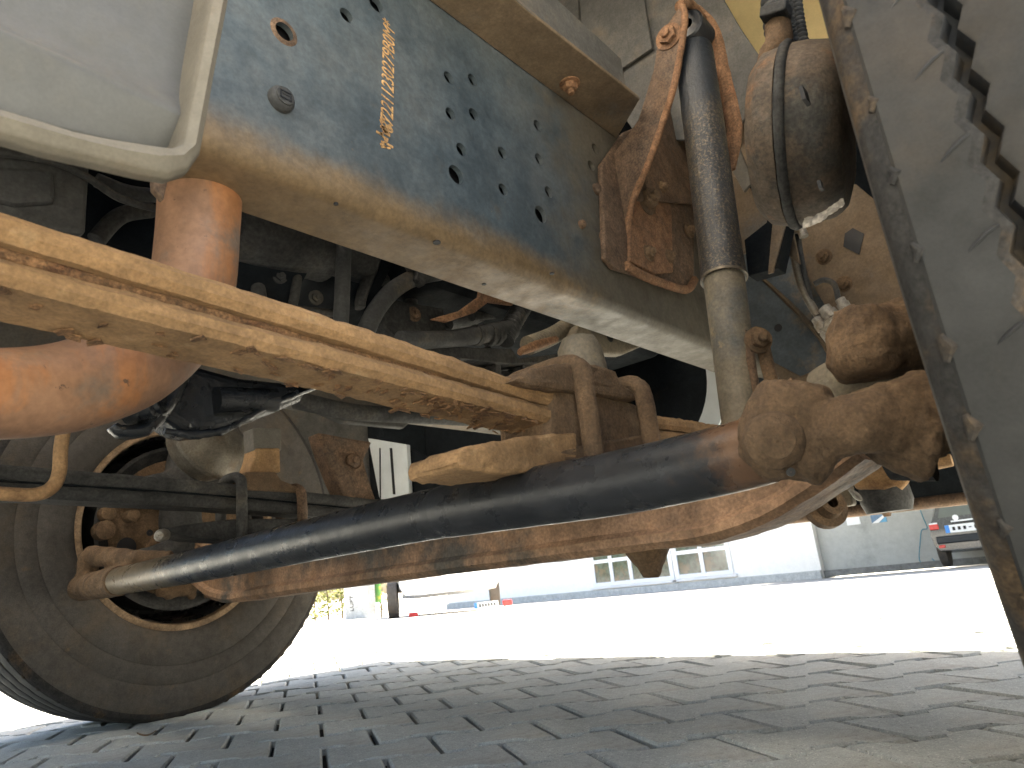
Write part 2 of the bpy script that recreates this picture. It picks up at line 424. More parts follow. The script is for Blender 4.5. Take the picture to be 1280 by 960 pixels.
md = rr.modifiers.new('holes', 'BOOLEAN'); md.object = co_; md.operation = 'DIFFERENCE'; md.solver = 'EXACT'
bpy.context.view_layer.update()
dg = bpy.context.evaluated_depsgraph_get()
nm = bpy.data.meshes.new_from_object(rr.evaluated_get(dg))
rr.modifiers.clear(); rr.data = nm
bpy.data.objects.remove(co_)
lr_ = P('chassis_rail', rail(mir(WEB), -1, 'rail_far'), 'rail_far', smooth=35)
lr_['label'] = 'dusty brown lower edge of the farther chassis rail'
P('hole_shade_sheet', MB().box((.3, WEB + .024, ZR + .24), (2.4, .008, .40)), 'ink', smooth=0)  # added black sheet behind the web, stands for the shade inside its holes
# rust ring at first hole, small flange holes (plugs)
mb = MB(); p = at(355, 40, 'Y', WEB); mb.lathe(p - Vector((0, .0012, 0)), (0, 1, 0), [(0, pxr(p, 12.3)), (0, pxr(p, 16)), (.0012, pxr(p, 19))], 24)
P('hole_edge', mb, 'rust', smooth=0)
for x, y, r in ((546, 303, 5), (605, 355, 3), (420, 255, 3), (690, 342, 3)):
    p = at(x, y, 'Z', ZR); P('flange_plug', MB().lathe(p - Vector((0, 0, .001)), (0, 0, 1), [(0, 0.0001), (0, pxr(p, r)), (.002, pxr(p, r))], 12), 'ink', smooth=0)
# plug with printed symbol
p = at(350, 126, 'Y', WEB); r = pxr(p, 17)
pl_ = P('sensor_plug', MB().lathe(p, (0, -1, 0), [(0, r * 1.02), (.006, r), (.010, r * .85), (.011, r * .72), (.013, r * .70), (.013, .0001)], 28), 'hose')
q = p - Vector((0, .0137, 0))
mb = MB()
for dx, dz, sx, sz in ((0, r * .3, r * .9, r * .1), (0, -r * .3, r * .9, r * .1), (-r * .42, 0, r * .1, r * .6), (r * .42, 0, r * .1, r * .6), (0, .03 * r, r * .5, r * .06)):
    mb.box(q + Vector((dx, 0, dz)), (sx, .0006, sz))
P('plug_symbol', mb, 'ink', smooth=0)
# stamped number
cu = bpy.data.curves.new('stamp', 'FONT'); cu.body = '872211230279B0M*'; cu.size = .034; cu.extrude = .0008; cu.align_x = 'LEFT'; cu.space_character = 1.0
to = bpy.data.objects.new('stamp_tmp', cu); C.objects.link(to)
bpy.context.view_layer.update()
sm = bpy.data.meshes.new_from_object(to.evaluated_get(bpy.context.evaluated_depsgraph_get())); bpy.data.objects.remove(to)
a0, a1 = at(483, 165, 'Y', WEB), at(486, 30, 'Y', WEB)
xs_ = [v.co.x for v in sm.vertices]; wtxt = max(xs_) - min(xs_)
k = (a1 - a0).length / wtxt; up_ = (a1 - a0).normalized(); side = Vector((-1, 0, 0))
for v in sm.vertices:
    c = v.co.copy(); v.co = a0 + Vector((.011, 0, 0)) + up_ * (c.x * k) + side * (c.y * .95) - up_ * (c.y * -.25) + Vector((0, -.0006 + c.z * .5, 0))
sm.materials.append(M['stamp'])
so = bpy.data.objects.new('stamped_number', sm); C.objects.link(so); so.parent = truck; so.matrix_parent_inverse = Matrix.Translation((-XA, -YC, 0))
so['label'] = 'rusty stamped serial number running up the rail'
mb = MB()
for i in range(26):
    x, y = 480 + random.uniform(-6, 8), random.uniform(148, 186)
    p = at(x, y, 'Y', WEB - .0006); mb.box(p, (random.uniform(.004, .011), .0012, random.uniform(.002, .005)), Matrix.Rotation(random.uniform(-.6, .3), 3, 'Y'))
P('rust_smear', mb, 'stamp', smooth=0)

# ---- angle bracket bolted on the rail
zb = 1.2
lip = [at(600, -40, 'Z', zb), at(660, 14, 'Z', zb), at(780, 108, 'Z', zb), at(800, 124, 'Z', zb)]
poly = [Vector((.42, WEB - .001, zb)), Vector((.42, lip[0].y, zb))] + lip[1:] + [at(763, 178, 'Z', zb)]
poly[-1].y = WEB - .001
P('angle_bracket', MB().prism(poly, (0, 0, .008)), 'dust_plate', smooth=0, bevel=.002)
yl = lip[1].y
P('bracket_lip', MB().prism([Vector((.42, yl - .001, zb + .001)), Vector((1.12, yl - .001, zb + .001)), Vector((1.15, yl + .004, zb + .02)), Vector((1.15, yl + .004, zb + .1)), Vector((.42, yl - .001, zb + .1))], (0, .006, 0)), 'panel', smooth=0, bevel=.0015)
p = at(712, 104, 'Z', zb)
P('bolt', MB().bolt(p, (0, 0, -1), pxr(p, 9), .016), 'rust_orange')

# ---- grey mudguard panel at the upper left
yf = .40
outer = [(-160, 118), (0, 165), (60, 183), (120, 197), (180, 212), (215, 218), (240, 210), (255, 188), (262, 150), (272, 90), (290, -5), (300, -70)]
inner = [(276, -70), (266, -5), (248, 85), (236, 140), (229, 178), (214, 182), (180, 176), (130, 168), (90, 160), (45, 145), (0, 132), (-160, 90)]
O3 = hull_poly(outer, 'Y', yf); I3 = hull_poly(inner, 'Y', yf)
mb = MB()
n = len(O3); I3r = I3[::-1]
def dup3(pts, dy): return [p + Vector((0, dy, 0)) for p in pts]
Omid = [o_.lerp(i_, .5) for o_, i_ in zip(O3, I3r)]
rings = [dup3(O3, .014), dup3(O3, .007), [o_.lerp(m_, .25) + Vector((0, .002, 0)) for o_, m_ in zip(O3, Omid)], dup3(Omid, -.003), [i_.lerp(m_, .2) + Vector((0, .001, 0)) for i_, m_ in zip(I3r, Omid)], dup3(I3r, .006), dup3(I3r, .036)]
vs = [v for rg in rings for v in rg]
mb.add(vs, [(r_ * n + i, r_ * n + i + 1, (r_ + 1) * n + i + 1, (r_ + 1) * n + i) for r_ in range(len(rings) - 1) for i in range(n - 1)])
P('mudguard_edge', mb, 'rim_plastic', smooth=50, sub=2)
# recessed face with a soft crease running across it
crease = [(-160, -38), (0, 35), (90, 75), (165, 112), (245, 150)]
lo = [(-160, 96), (0, 140), (90, 168), (165, 182), (246, 192)]
hi = [(-160, -200), (0, -120), (110, -110), (200, -100), (300, -90)]
mb = MB(); grid = []
for a, c_, d_ in zip(lo, crease, hi):
    A, Cc, D = at(*a, 'Y', yf + .028), at(*c_, 'Y', yf + .014), at(*d_, 'Y', yf + .038)
    grid.append([A, A.lerp(Cc, .5) + Vector((0, -.001, 0)), A.lerp(Cc, .85), Cc, Cc.lerp(D, .06) + Vector((0, .006, 0)), Cc.lerp(D, .14) + Vector((0, .014, 0)), Cc.lerp(D, .5) + Vector((0, .012, 0)), D])
m_ = len(grid[0])
mb.add([v for r_ in grid for v in r_], [(i * m_ + j, i * m_ + m_ + j, i * m_ + m_ + j + 1, i * m_ + j + 1) for i in range(len(grid) - 1) for j in range(m_ - 1)])
o = P('mudguard_panel', mb, 'plastic', smooth=80)
b = o.modifiers.new('sub', 'SUBSURF'); b.levels = b.render_levels = 3
b = o.modifiers.new('thick', 'SOLIDIFY'); b.thickness = .004; b.offset = 1
o['label'] = 'smooth grey plastic mudguard panel'

# ---- shock absorber bracket
XF, XG = 1.2, 1.345
ridge = [(850, 6), (856, 20), (851, 62), (839, 120), (812, 200), (790, 255), (783, 300), (782, 338)]
root = [(765, 345), (757, 325), (752, 250), (757, 205), (797, 150), (816, 88), (823, 45)]
pts = hull_poly(ridge, 'X', XF) + hull_poly(root, 'X', XF)
sb = P('shock_bracket', MB().prism(pts, (.014, 0, 0)), 'rust', smooth=0, bevel=.004, sub=0)
ed = MB().tube(hull_poly(ridge, 'X', XF + .004), .0075, 10, smooth=6)
P('bracket_edge', ed, 'rust_orange', rough=(.004, .02))
ridge2 = [(853, 8), (872, 18), (891, 42), (904, 95), (916, 145), (918, 172), (910, 212)]
R3 = hull_poly(ridge2, 'X', XG)
P('bracket_edge', MB().tube(R3, .017, 12, smooth=6, flat=(.6, 1)), 'rust_orange', rough=(.004, .02))
P('bracket_flange', MB().prism(R3 + hull_poly([(892, 225), (880, 150), (868, 70)], 'X', XG), (.012, 0, 0)), 'rust', smooth=0, bevel=.003)
# crown joining both flanges above the shock eye
P('bracket_crown', MB().tube([at(850, 8, 'X', XF), at(862, 6, 'X', XF + .07), at(880, 28, 'X', XG)], .012, 10, smooth=5), 'rust_orange', rough=(.003, .02))
P('bracket_back', MB().prism(hull_poly([(796, 250), (822, 170), (842, 90), (856, 25), (878, 34), (892, 110), (880, 255)], 'Y', WEB - .03), (0, .008, 0)), 'rust', smooth=0, bevel=.002)
# base plate on the web
base = [(752, 205), (780, 165), (815, 150), (862, 200), (868, 250), (868, 300), (868, 352), (860, 363), (835, 358), (800, 345), (768, 335), (757, 322)]
P('bracket_base', MB().prism(hull_poly(base, 'Y', WEB - .014), (0, .0125, 0)), 'rust', smooth=0, bevel=.004, sub=0)
P('bracket_edge', MB().tube(hull_poly([(782, 332), (800, 343), (830, 355), (858, 362), (868, 350)], 'Y', WEB - .016), .010, 10, smooth=5), 'rust_orange', rough=(.003, .02))
P('bracket_pad', MB().prism(hull_poly([(788, 236), (800, 224), (830, 230), (840, 262), (842, 340), (820, 342), (788, 326)], 'Y', WEB - .022), (0, .010, 0)), 'rust_orange', smooth=0, bevel=.003)
for x, y, r in ((803, 253, 12), (820, 238, 7.5), (806, 318, 7), (832, 322, 6), (858, 290, 6)):
    p = at(x, y, 'Y', WEB - .014); P('bolt', MB().bolt(p - Vector((0, .008, 0)), (-.1, -1, 0), pxr(p, r * 1.1)), 'mud_dark', rough=(.002, .015))
for x, y, r in ((745, 237, 8), (753, 297, 8), (726, 281, 6)):
    p = at(x, y, 'Y', WEB); P('rivet', MB().lathe(p, (0, -1, 0), [(-.002, pxr(p, r)), (.006, pxr(p, r * .95)), (.010, pxr(p, r * .6)), (.011, .0001)], 16), 'rust')
# pivot bolt at the bracket top
p = at(836, 46, 'X', XF); P('bolt', MB().bolt(p, (-1, 0, 0), pxr(p, 12), .014), 'rust_orange')

# ---- shock absorber
ys = .432
S0, S1, S2 = at(867, 62, 'Y', ys), at(905, 350, 'Y', ys), at(930, 545, 'Y', ys)
d = (S1 - S0).normalized()
rt, rb_ = pxr(S0, 23), pxr(S1, 28)
L = (S1 - S0).length
P('shock_absorber', MB().lathe(S0, d, [(0, .002), (0, rt * .8), (.006, rt * .97), (.02, rt), (L * .3, rt * 1.02), (L * .9, rb_ * .97), (L - .004, rb_), (L, rb_ * 1.0), (L, rb_ * .9)], 48), 'black_dusty')['label'] = 'black dust tube, glossy near its top and caked with grit lower down'
P('tube_rim', MB().lathe(S1 - d * .006, d, [(0, rb_ * 1.01), (.003, rb_ * 1.04), (.006, rb_ * 1.03), (.006, rb_ * .95)], 48), 'steel')
d2 = (S2 - S1).normalized()
P('damper_tube', MB().lathe(S1 - d2 * .02, d2, [(0, rb_ * .9), ((S2 - S1).length + .03, pxr(S2, 25)), ((S2 - S1).length + .035, .002)], 40), 'grey_dust')
pe = at(868, 40, 'Y', ys)
P('shock_eye', MB().lathe(pe - Vector((.035, 0, 0)), (1, 0, 0), [(0, .012), (0, .03), (.004, .034), (.066, .034), (.07, .03), (.07, .012)], 28), 'black')

# ---- panels above the shock
P('wheel_house', MB().prism(hull_poly([(560, -120), (890, -120), (905, 0), (926, 36), (955, 78), (957, 96), (936, 143), (905, 175), (800, 175), (720, 60)], 'X', 1.52), (.01, 0, 0)), 'panel', smooth=0, bevel=.002)
P('wheel_house_rib', MB().prism(hull_poly([(716, -20), (722, -20), (724, 60), (718, 56)], 'X', 1.50), (.02, 0, 0)), 'panel', smooth=0)
P('wheel_house', MB().prism(hull_poly([(722, -30), (800, -30), (815, 60), (770, 90), (728, 50)], 'X', 1.505), (.01, 0, 0)), 'panel', smooth=0, bevel=.002)
P('cab_inner_panel', MB().prism(hull_poly([(840, -140), (1160, -140), (1160, 75), (1000, 110), (880, 60)], 'X', 1.95), (.012, 0, 0)), 'yellow', smooth=0, bevel=.002)
# lower skirt below it, behind chamber
P('stay_plate', MB().prism(hull_poly([(860, 100), (936, 143), (940, 226), (905, 250), (880, 200)], 'X', 1.56), (.01, 0, 0)), 'dust_plate', smooth=0, bevel=.002)
P('gusset', MB().prism(hull_poly([(912, 208), (922, 180), (941, 226), (930, 240)], 'X', 1.45), (.008, 0, 0)), 'rail', smooth=0, bevel=.001)
P('stay_plate', MB().prism(hull_poly([(908, 215), (945, 240), (990, 285), (1000, 330), (960, 300), (905, 330)], 'X', 1.50), (.01, 0, 0)), 'dust_plate', smooth=0, bevel=.002)
# box bracket next to the shock
mb = MB()
f0 = hull_poly([(930, 300), (958, 278), (963, 256), (985, 270), (972, 335), (935, 345)], 'X', 1.42)
mb.prism(f0, (.05, .0, .0))
P('box_bracket', mb, 'engine_dark', smooth=0, bevel=.002)
P('bracket_edge', MB().prism(hull_poly([(963, 256), (985, 270), (983, 276), (966, 340), (960, 342), (966, 275)], 'X', 1.415), (.006, 0, 0)), 'dust_plate', smooth=0)
# outboard dusty plate with a square hole behind the fittings
pp = hull_poly([(975, 240), (1070, 230), (1130, 280), (1140, 400), (1095, 470), (1030, 380), (1000, 330)], 'X', 1.70)
P('stay_plate', MB().prism(pp, (.012, 0, 0)), 'dust_plate', smooth=0, bevel=.002)
P('plate_hole', MB().prism(hull_poly([(1056, 292), (1066, 285), (1080, 292), (1074, 318), (1054, 308)], 'X', 1.697), (.002, 0, 0)), 'ink', smooth=0)
p = at(1030, 321, 'X', 1.70); P('bolt', MB().bolt(p, (-1, 0, 0), pxr(p, 7)), 'mud_dark')
p = at(1055, 355, 'X', 1.70); P('bolt', MB().bolt(p, (-1, 0, 0), pxr(p, 7)), 'mud_dark')
P('rail_end_plate', MB().prism(hull_poly([(905, 320), (985, 282), (1040, 345), (1100, 405), (1100, 432), (1040, 462), (1000, 478), (962, 452), (925, 425)], 'X', 1.76), (.012, 0, 0)), 'rail_end', smooth=0, bevel=.003)
P('rail_end_lip', MB().prism(hull_poly([(958, 448), (1000, 470), (1042, 452), (1102, 424), (1104, 440), (1040, 474), (1002, 490), (962, 466)], 'X', 1.752), (.02, 0, 0)), 'dust_plate', smooth=0, bevel=.004)
P('rail_end_bead', MB().tube(hull_poly([(950, 345), (985, 378), (1020, 415), (1035, 440)], 'X', 1.755), [.008, .013, .013, .010], 10, smooth=4, flat=(1, .5)), 'dust_plate')
p = at(973, 410, 'X', 1.76); P('plate_hole', MB().lathe(p - Vector((.001, 0, 0)), (-1, 0, 0), [(0, pxr(p, 5)), (.001, pxr(p, 5)), (.001, .0005)], 14), 'ink')
P('inner_guard', MB().prism(hull_poly([(1040, 370), (1085, 330), (1200, 330), (1200, 520), (1085, 500)], 'X', 1.9), (.01, 0, 0)), 'engine_dark', smooth=0)

# ---- air lines and fittings
xq = 1.55
mb = MB()
mb.tube(hull_poly([(988, 285), (993, 320), (1003, 360), (1022, 395)], 'X', xq), .009, 12, smooth=6)
P('air_line', mb, 'steel')
P('air_line', MB().tube(hull_poly([(996, 285), (1003, 330), (1012, 370), (1020, 400)], 'X', xq), .006, 12, smooth=6), 'hose')
P('air_line', MB().tube(hull_poly([(1018, 355), (1030, 350), (1043, 356), (1048, 376)], 'X', xq), .006, 12, smooth=6), 'hose')
P('air_line', MB().tube(hull_poly([(985, 290), (1000, 286), (1005, 296)], 'X', xq - .02), .010, 12, smooth=4), 'white_steel')
for k, (x, y, x2, y2, r) in enumerate(((1020, 398, 1040, 425, 8), (1050, 374, 1064, 398, 7.5), (1030, 385, 1052, 410, 10), (1038, 400, 1050, 418, 6))):
    a_, b_ = at(x, y, 'X', xq), at(x2, y2, 'X', xq); dd = (b_ - a_).normalized(); LL = (b_ - a_).length; r = pxr(a_, r)
    P('air_fitting', MB().lathe(a_, dd, [(0, r * .55), (0, r * .8), (LL * .2, r * .8), (LL * .22, r), (LL * .5, r), (LL * .52, r * .85), (LL * .6, r * .85), (LL * .62, r), (LL, r), (LL, r * .5)], 16), 'white_steel')
p = at(1042, 404, 'X', xq); P('valve_block', MB().box(p, (.03, .03, .05), Matrix.Rotation(.6, 3, 'X')), 'steel', bevel=.004, smooth=0)

# ---- brake chamber beside the near wheel
ax = Vector((.18, -.94, -.22)).normalized()
pc = at(992, 172, 'X', .93); rc = pxr(pc, 112)
bc = P('brake_chamber', MB().lathe(pc, ax, [(-.05, .002), (-.05, rc * .62), (-.045, rc * .80), (-.03, rc * .93), (-.008, rc * .97)], 56), 'chamber', smooth=60, rough=(.003, .03), sub=1)
P('clamp_ring', MB().lathe(pc, ax, [(-.007, rc * .96), (-.006, rc * 1.0), (.0, rc * 1.02), (.006, rc * 1.0), (.007, rc * .96)], 56), 'engine', smooth=60, rough=(.003, .03))
P('chamber_dome', MB().lathe(pc, ax, [(.006, rc * .97), (.025, rc * .96), (.05, rc * .92), (.066, rc * .82), (.074, rc * .55), (.076, .002)], 56), 'chamber', smooth=60, rough=(.004, .03), sub=1)
hpos = at(1028, 230, 'X', .86)
for x, y, n_, s_ in ((1006, 120, 'chamber_mark', .012), (1026, 232, 'drain_hole', .008)):
    d_ = ray(x, y); # on the dome plane
    o0 = pc + ax * .074; tt = (o0 - CAM).dot(ax) / d_.dot(ax); q = CAM + d_ * tt
    P(n_, MB().box(q, (s_, .003, s_)), 'ink', smooth=0)
# peeled metal sheet at its lower edge
g = MB(); rows = []
for i in range(11):
    for j in range(4):
        t_ = i / 10
        rows.append(at(1004 + 50 * t_, 283 - 24 * t_ ** 1.6 - 12 + j * 5 * (1 - .45 * t_), 'X', .885 - .004 * j - .008 * math.sin(t_ * 3.1)))
g.add(rows, [(i * 4 + j, i * 4 + 4 + j, i * 4 + 5 + j, i * 4 + 1 + j) for i in range(10) for j in range(3)])
P('peeled_shield', g, 'white_steel', smooth=60, sub=2, rough=(.014, .02))
# hoses above the chamber
P('air_hose', corrugated(hull_poly([(955, -60), (966, 0), (972, 45), (985, 75)], 'X', .98), .017, .010, .10), 'hose')
P('hose_elbow', MB().tube(hull_poly([(972, 30), (974, 52), (966, 68), (958, 84)], 'X', .975), [.019, .02, .021, .016], 16, smooth=5), 'mud_dark', rough=(.002, .02))
P('hose_clip', MB().box(at(970, 16, 'X', .96), (.03, .04, .018), Matrix.Rotation(.3, 3, 'X')), 'engine', bevel=.003, smooth=0)
for x in (992, 1000):
    P('air_hose', corrugated(hull_poly([(x - 8, -60), (x - 4, 0), (x + 4, 50), (x + 12, 66)], 'X', 1.02), .0075, .006, .15), 'hose')

# ---- leaf springs
def interp(tab, x):
    for (a, b), (c, d_) in zip(tab, tab[1:]):
        if x <= c: return b + (d_ - b) * max(0, (x - a)) / (c - a)
    return tab[-1][1]
Ztop = [(-.5, .62), (-.2, .59), (.112, .561), (.40, .541), (.745, .512), (.97, .505), (1.3, .515), (1.6, .55), (1.95, .62)]
def leaf(y0, w, top, thick, x0, x1):
    n = 60; vs = []
    prof = [(0, .3), (0, .7), (.006, 1), (w - .006, 1), (w, .7), (w, .3), (w - .006, 0), (.006, 0)]
    for i in range(n + 1):
        x = x0 + (x1 - x0) * i / n; zt = interp(top, x); th = thick(x)
        vs += [(x, y0 + a, zt - th * (1 - b_)) for a, b_ in prof]
    m = len(prof)
    fs = [(i * m + j, i * m + (j + 1) % m, (i + 1) * m + (j + 1) % m, (i + 1) * m + j) for i in range(n) for j in range(m)]
    fs += [tuple(range(m)), tuple(n * m + j for j in range(m))[::-1]]
    return MB().add(vs, fs)
th1 = lambda x: .023
Zlow = [(x, z - .022 - (.013 if x < .2 else .010 if x < .5 else .003)) for x, z in Ztop]
ZtopF = [(-.5, .63), (.37, .588), (.70, .572), (.90, .560), (1.27, .53), (1.6, .54), (1.95, .62)]
ZlowF = [(x, z - .034) for x, z in ZtopF]
th2 = lambda x: .021 + .003 * max(0, min(1, x))
def spring(y0, mat_, near):
    s = empty('leaf_spring', (XA, y0 + .04, .47), truck)
    s.matrix_parent_inverse = Matrix.Translation((-XA, -YC, 0)); s['label'] = 'mud-caked orange leaf spring' if near else 'dark leaf spring beside the farther wheel'
    inv = Matrix.Translation((-XA, -(y0 + .04), -.47))
    def Q(name, mb, m, **kw):
        o = mb.build(name, m, s, **kw); o.matrix_parent_inverse = inv; return o
    rg = [(.003, .06), (.0038, .010)] if near else [(.004, .05)]
    Zt, Zl = (Ztop, Zlow) if near else (ZtopF, ZlowF)
    Q('leaf', leaf(y0, .078, Zt, th1 if near else (lambda x: .028), -.5, 1.95), mat_, rough=rg, sub=2 if near else 1)
    Q('leaf', leaf(y0, .078, Zl, th2 if near else (lambda x: .028), -.5, 1.9), mat_, rough=rg, sub=2 if near else 1)
    Q('leaf_gap', leaf(y0 + .012, .055, [(x, z - .020) for x, z in Zt], lambda x: .016, -.5, 1.9), 'flake' if near else 'engine_dark', rough=(.008, .015), sub=1)
    if near:
        fl = MB()
        rn = random.Random(3)
        for i in range(120):
            x = rn.triangular(.42, .8, .62); y = y0 + .004 + rn.random() ** 1.6 * .07; z = interp(Zlow, x) - .0245
            if rn.random() < .35: x = rn.uniform(.05, .5)
            z = interp(Zlow, x) - th2(x) - .001
            s_ = rn.uniform(.004, .012); a_ = rn.uniform(0, 6.28)
            c_, si = math.cos(a_) * s_, math.sin(a_) * s_ * .6
            fl.prism([(x - c_, y - si, z + .001), (x + si, y - c_, z - rn.uniform(0, .003)), (x + c_, y + si, z - rn.uniform(0, .004)), (x - si * .6, y + c_ * .7, z + .001)], (0, 0, -.0015))
        o = Q('rust_flake', fl, 'flake', smooth=0); o['kind'] = 'stuff'
    return s, Q
spn, QN = spring(.54, 'mud', True)
spf, QF = spring(mir(.54) - .078, 'engine', False)

# ---- spring clamp, near side
MUD = dict(rough=[(.008, .05), (.004, .012)])
def clampY(px): return hull_poly(px, 'Y', .525)
QN('clamp_plate', MB().prism(clampY([(640, 476), (668, 458), (700, 452), (745, 455), (772, 462), (776, 478), (792, 487), (800, 500), (740, 492), (690, 486)]), (0, .10, 0)), 'mud_dark', bevel=.006, sub=3, smooth=60, **MUD)
QN('clamp_plate', MB().prism(clampY([(700, 560), (702, 585), (822, 570), (822, 540)]), (0, .10, 0)), 'mud_dark', bevel=.004, sub=3, smooth=60, **MUD)
QN('spring_pad', MB().prism([q + Vector((0, .0125, 0)) for q in clampY([(712, 478), (800, 500), (818, 510), (818, 568), (705, 585), (698, 540), (700, 490)])], (0, .09, 0)), 'mud_dark', bevel=.008, sub=3, smooth=60, **MUD)
QN('axle_seat', MB().prism(clampY([(574, 584), (571, 574), (574, 561), (600, 555), (640, 548), (700, 540), (722, 540), (724, 576), (690, 583), (655, 591), (620, 591), (590, 589)]), (0, .085, 0)), 'mud', bevel=.009, sub=3, smooth=60, **MUD)
# rubber bump stop
pb = at(727, 455, 'Y', .58); rb2 = pxr(pb, 30)
QN('bump_stop', MB().lathe(pb - Vector((0, 0, .02)), (0, 0, 1), [(0, rb2 * 1.05), (.02, rb2), (.045, rb2 * .92), (.062, rb2 * .7), (.068, rb2 * .35), (.069, .001)], 28), 'grey_dust', rough=(.003, .02))
def ubolt(x, y0, y1, z0, z1, r):
    m = .03
    return MB().tube([(x, y0, z0), (x, y0, z1 - m), (x, y0 + m * .3, z1 - m * .3), (x, y0 + m, z1), (x, y1 - m, z1), (x, y1 - m * .3, z1 - m * .3), (x, y1, z1 - m), (x, y1, z0)], r, 16, smooth=5)
for x0, x1 in (((736, 462), (733, 572)), ((806, 485), (812, 560))):
    a_, b_ = at(*x0, 'Y', .517), at(*x1, 'Y', .517)
    QN('u_bolt', ubolt((a_.x + b_.x) / 2, .517, .66, b_.z - .02, a_.z + .012, .0145), 'mud_dark', rough=(.003, .02))
# far side clamp (dark)
yf_ = mir(.54) - .078
for px0, px1, py0, py1 in ((302, 302, 598, 672), (377, 377, 612, 658)):
    a_, b_ = at(px0, py0, 'Y', yf_ - .012), at(px1, py1, 'Y', yf_ - .012)
    QF('u_bolt', ubolt(a_.x, yf_ - .012, yf_ + .09, b_.z - .02, a_.z + .008, .013), 'rust' if px0 > 350 else 'engine')
QF('clamp_plate', MB().prism(hull_poly([(306, 590), (345, 590), (352, 600), (372, 608), (374, 616), (306, 612)], 'Y', yf_ - .006), (0, .09, 0)), 'mud_dark', bevel=.004, smooth=0)
QF('spring_pad', MB().prism(hull_poly([(212, 664), (216, 658), (260, 652), (300, 648), (390, 648), (390, 672), (300, 676), (240, 672)], 'Y', yf_ - .004), (0, .085, 0)), 'engine', bevel=.005, smooth=0)
pe = at(203, 669, 'Y', yf_ - .006)
QF('pin_end', MB().lathe(pe, (-.6, -.6, -.1), [(-.01, .014), (.012, .014), (.018, .009), (.019, .001)], 10), 'white_steel', rough=(.003, .02))
QF('bump_post', MB().prism(hull_poly([(312, 590), (318, 572), (320, 560), (350, 560), (351, 590)], 'Y', yf_ + .01), (0, .06, 0)), 'mud', bevel=.004, smooth=0)
QF('bump_post', MB().prism(hull_poly([(316, 535), (352, 535), (352, 563), (318, 563)], 'Y', yf_ + .014), (0, .05, 0)), 'rail_far', bevel=.003, smooth=0)

# ---- front axle beam (I section, swept across)
half = [(.215, .362), (.235, .352), (.323, .312), (.39, .294), (.463, .286), (.60, .288), (YC, .290)]
path = half + [(mir(y), z) for y, z in reversed(half[:-1])]
w2, hh, ft = .058, .138, .022
prof = [(-w2 * .8, 0), (w2 * .8, 0), (w2, .010), (w2, ft), (w2 * .86, ft + .008), (w2 * .84, hh / 2), (w2 * .86, hh - ft - .008), (w2, hh - ft), (w2, hh - .010), (w2 * .8, hh)]
prof = prof + [(-x, z) for x, z in reversed(prof)][0:10]
seen = []
prof = [q for q in prof if not (q in seen or seen.append(q))]
Pth, _ = catmull([Vector((0, y, z)) for y, z in path], [1] * len(path), 6)
vs = []; n = len(prof)
for i, p in enumerate(Pth):
    tg = (Pth[min(i + 1, len(Pth) - 1)] - Pth[max(i - 1, 0)]).normalized()
    nz = Vector((0, -tg.z, tg.y)); 
    vs += [Vector((XA - .0 + x, p.y, p.z)) + nz * z for x, z in prof]
fs = [(i * n + j, i * n + (j + 1) % n, (i + 1) * n + (j + 1) % n, (i + 1) * n + j) for i in range(len(Pth) - 1) for j in range(n)]
fs += [tuple(range(n)), tuple((len(Pth) - 1) * n + j for j in range(n))[::-1]]
P('axle_beam', MB().add(vs, fs), 'axle', smooth=35, sub=2, rough=[(.005, .07), (.002, .02)])['label'] = 'rusty forged front axle beam'
pn = at(809, 690, 'X', XA)
P('axle_nub', MB().tube([pn + Vector((0, 0, .03)), pn + Vector((0, .0, 0)), at(812, 708, 'X', XA), at(813, 721, 'X', XA)], [.036, .034, .020, .012], 16, smooth=4), 'mud_dark', rough=(.005, .03))

# ---- track rod
XR = .6764
def rp(x, y): return at(x, y, 'X', XR)
L1 = [rp(x, y) for x, y in ((118, 731), (134, 729), (235, 709), (370, 679), (480, 655), (563, 638))]
P('track_rod', MB().tube(L1, [.029, .031, .0335, .035, .0355, .0355], 32, smooth=8), 'rod', smooth=60)['label'] = 'long black tubular track rod joining both wheels'
L2 = [rp(x, y) for x, y in ((560, 638.5), (566, 637.5), (660, 622), (775, 603), (896, 577), (958, 560))]
P('track_rod_sleeve', MB().tube(L2, [.0352, .0366, .0366, .0362, .0350, .0345], 32, smooth=8), 'rod', smooth=60)
# far rod end
p0 = rp(118, 731)
mb = MB().tube([rp(100, 735), rp(150, 726)], [.033, .036], 16).tube([rp(112, 694), rp(106, 745)], [.028, .022], 14).tube([rp(112, 694) + Vector((.0, 0, 0)), rp(150, 700) + Vector((.04, 0, 0)), rp(165, 705) + Vector((.10, .03, 0))], [.026, .022, .03], 12)
P('rod_end', mb, 'mud_dark', remesh=.005, rough=(.006, .02))
p = rp(103, 720); P('bolt', MB().bolt(p, (-1, -.2, 0), .012), 'mud_dark')

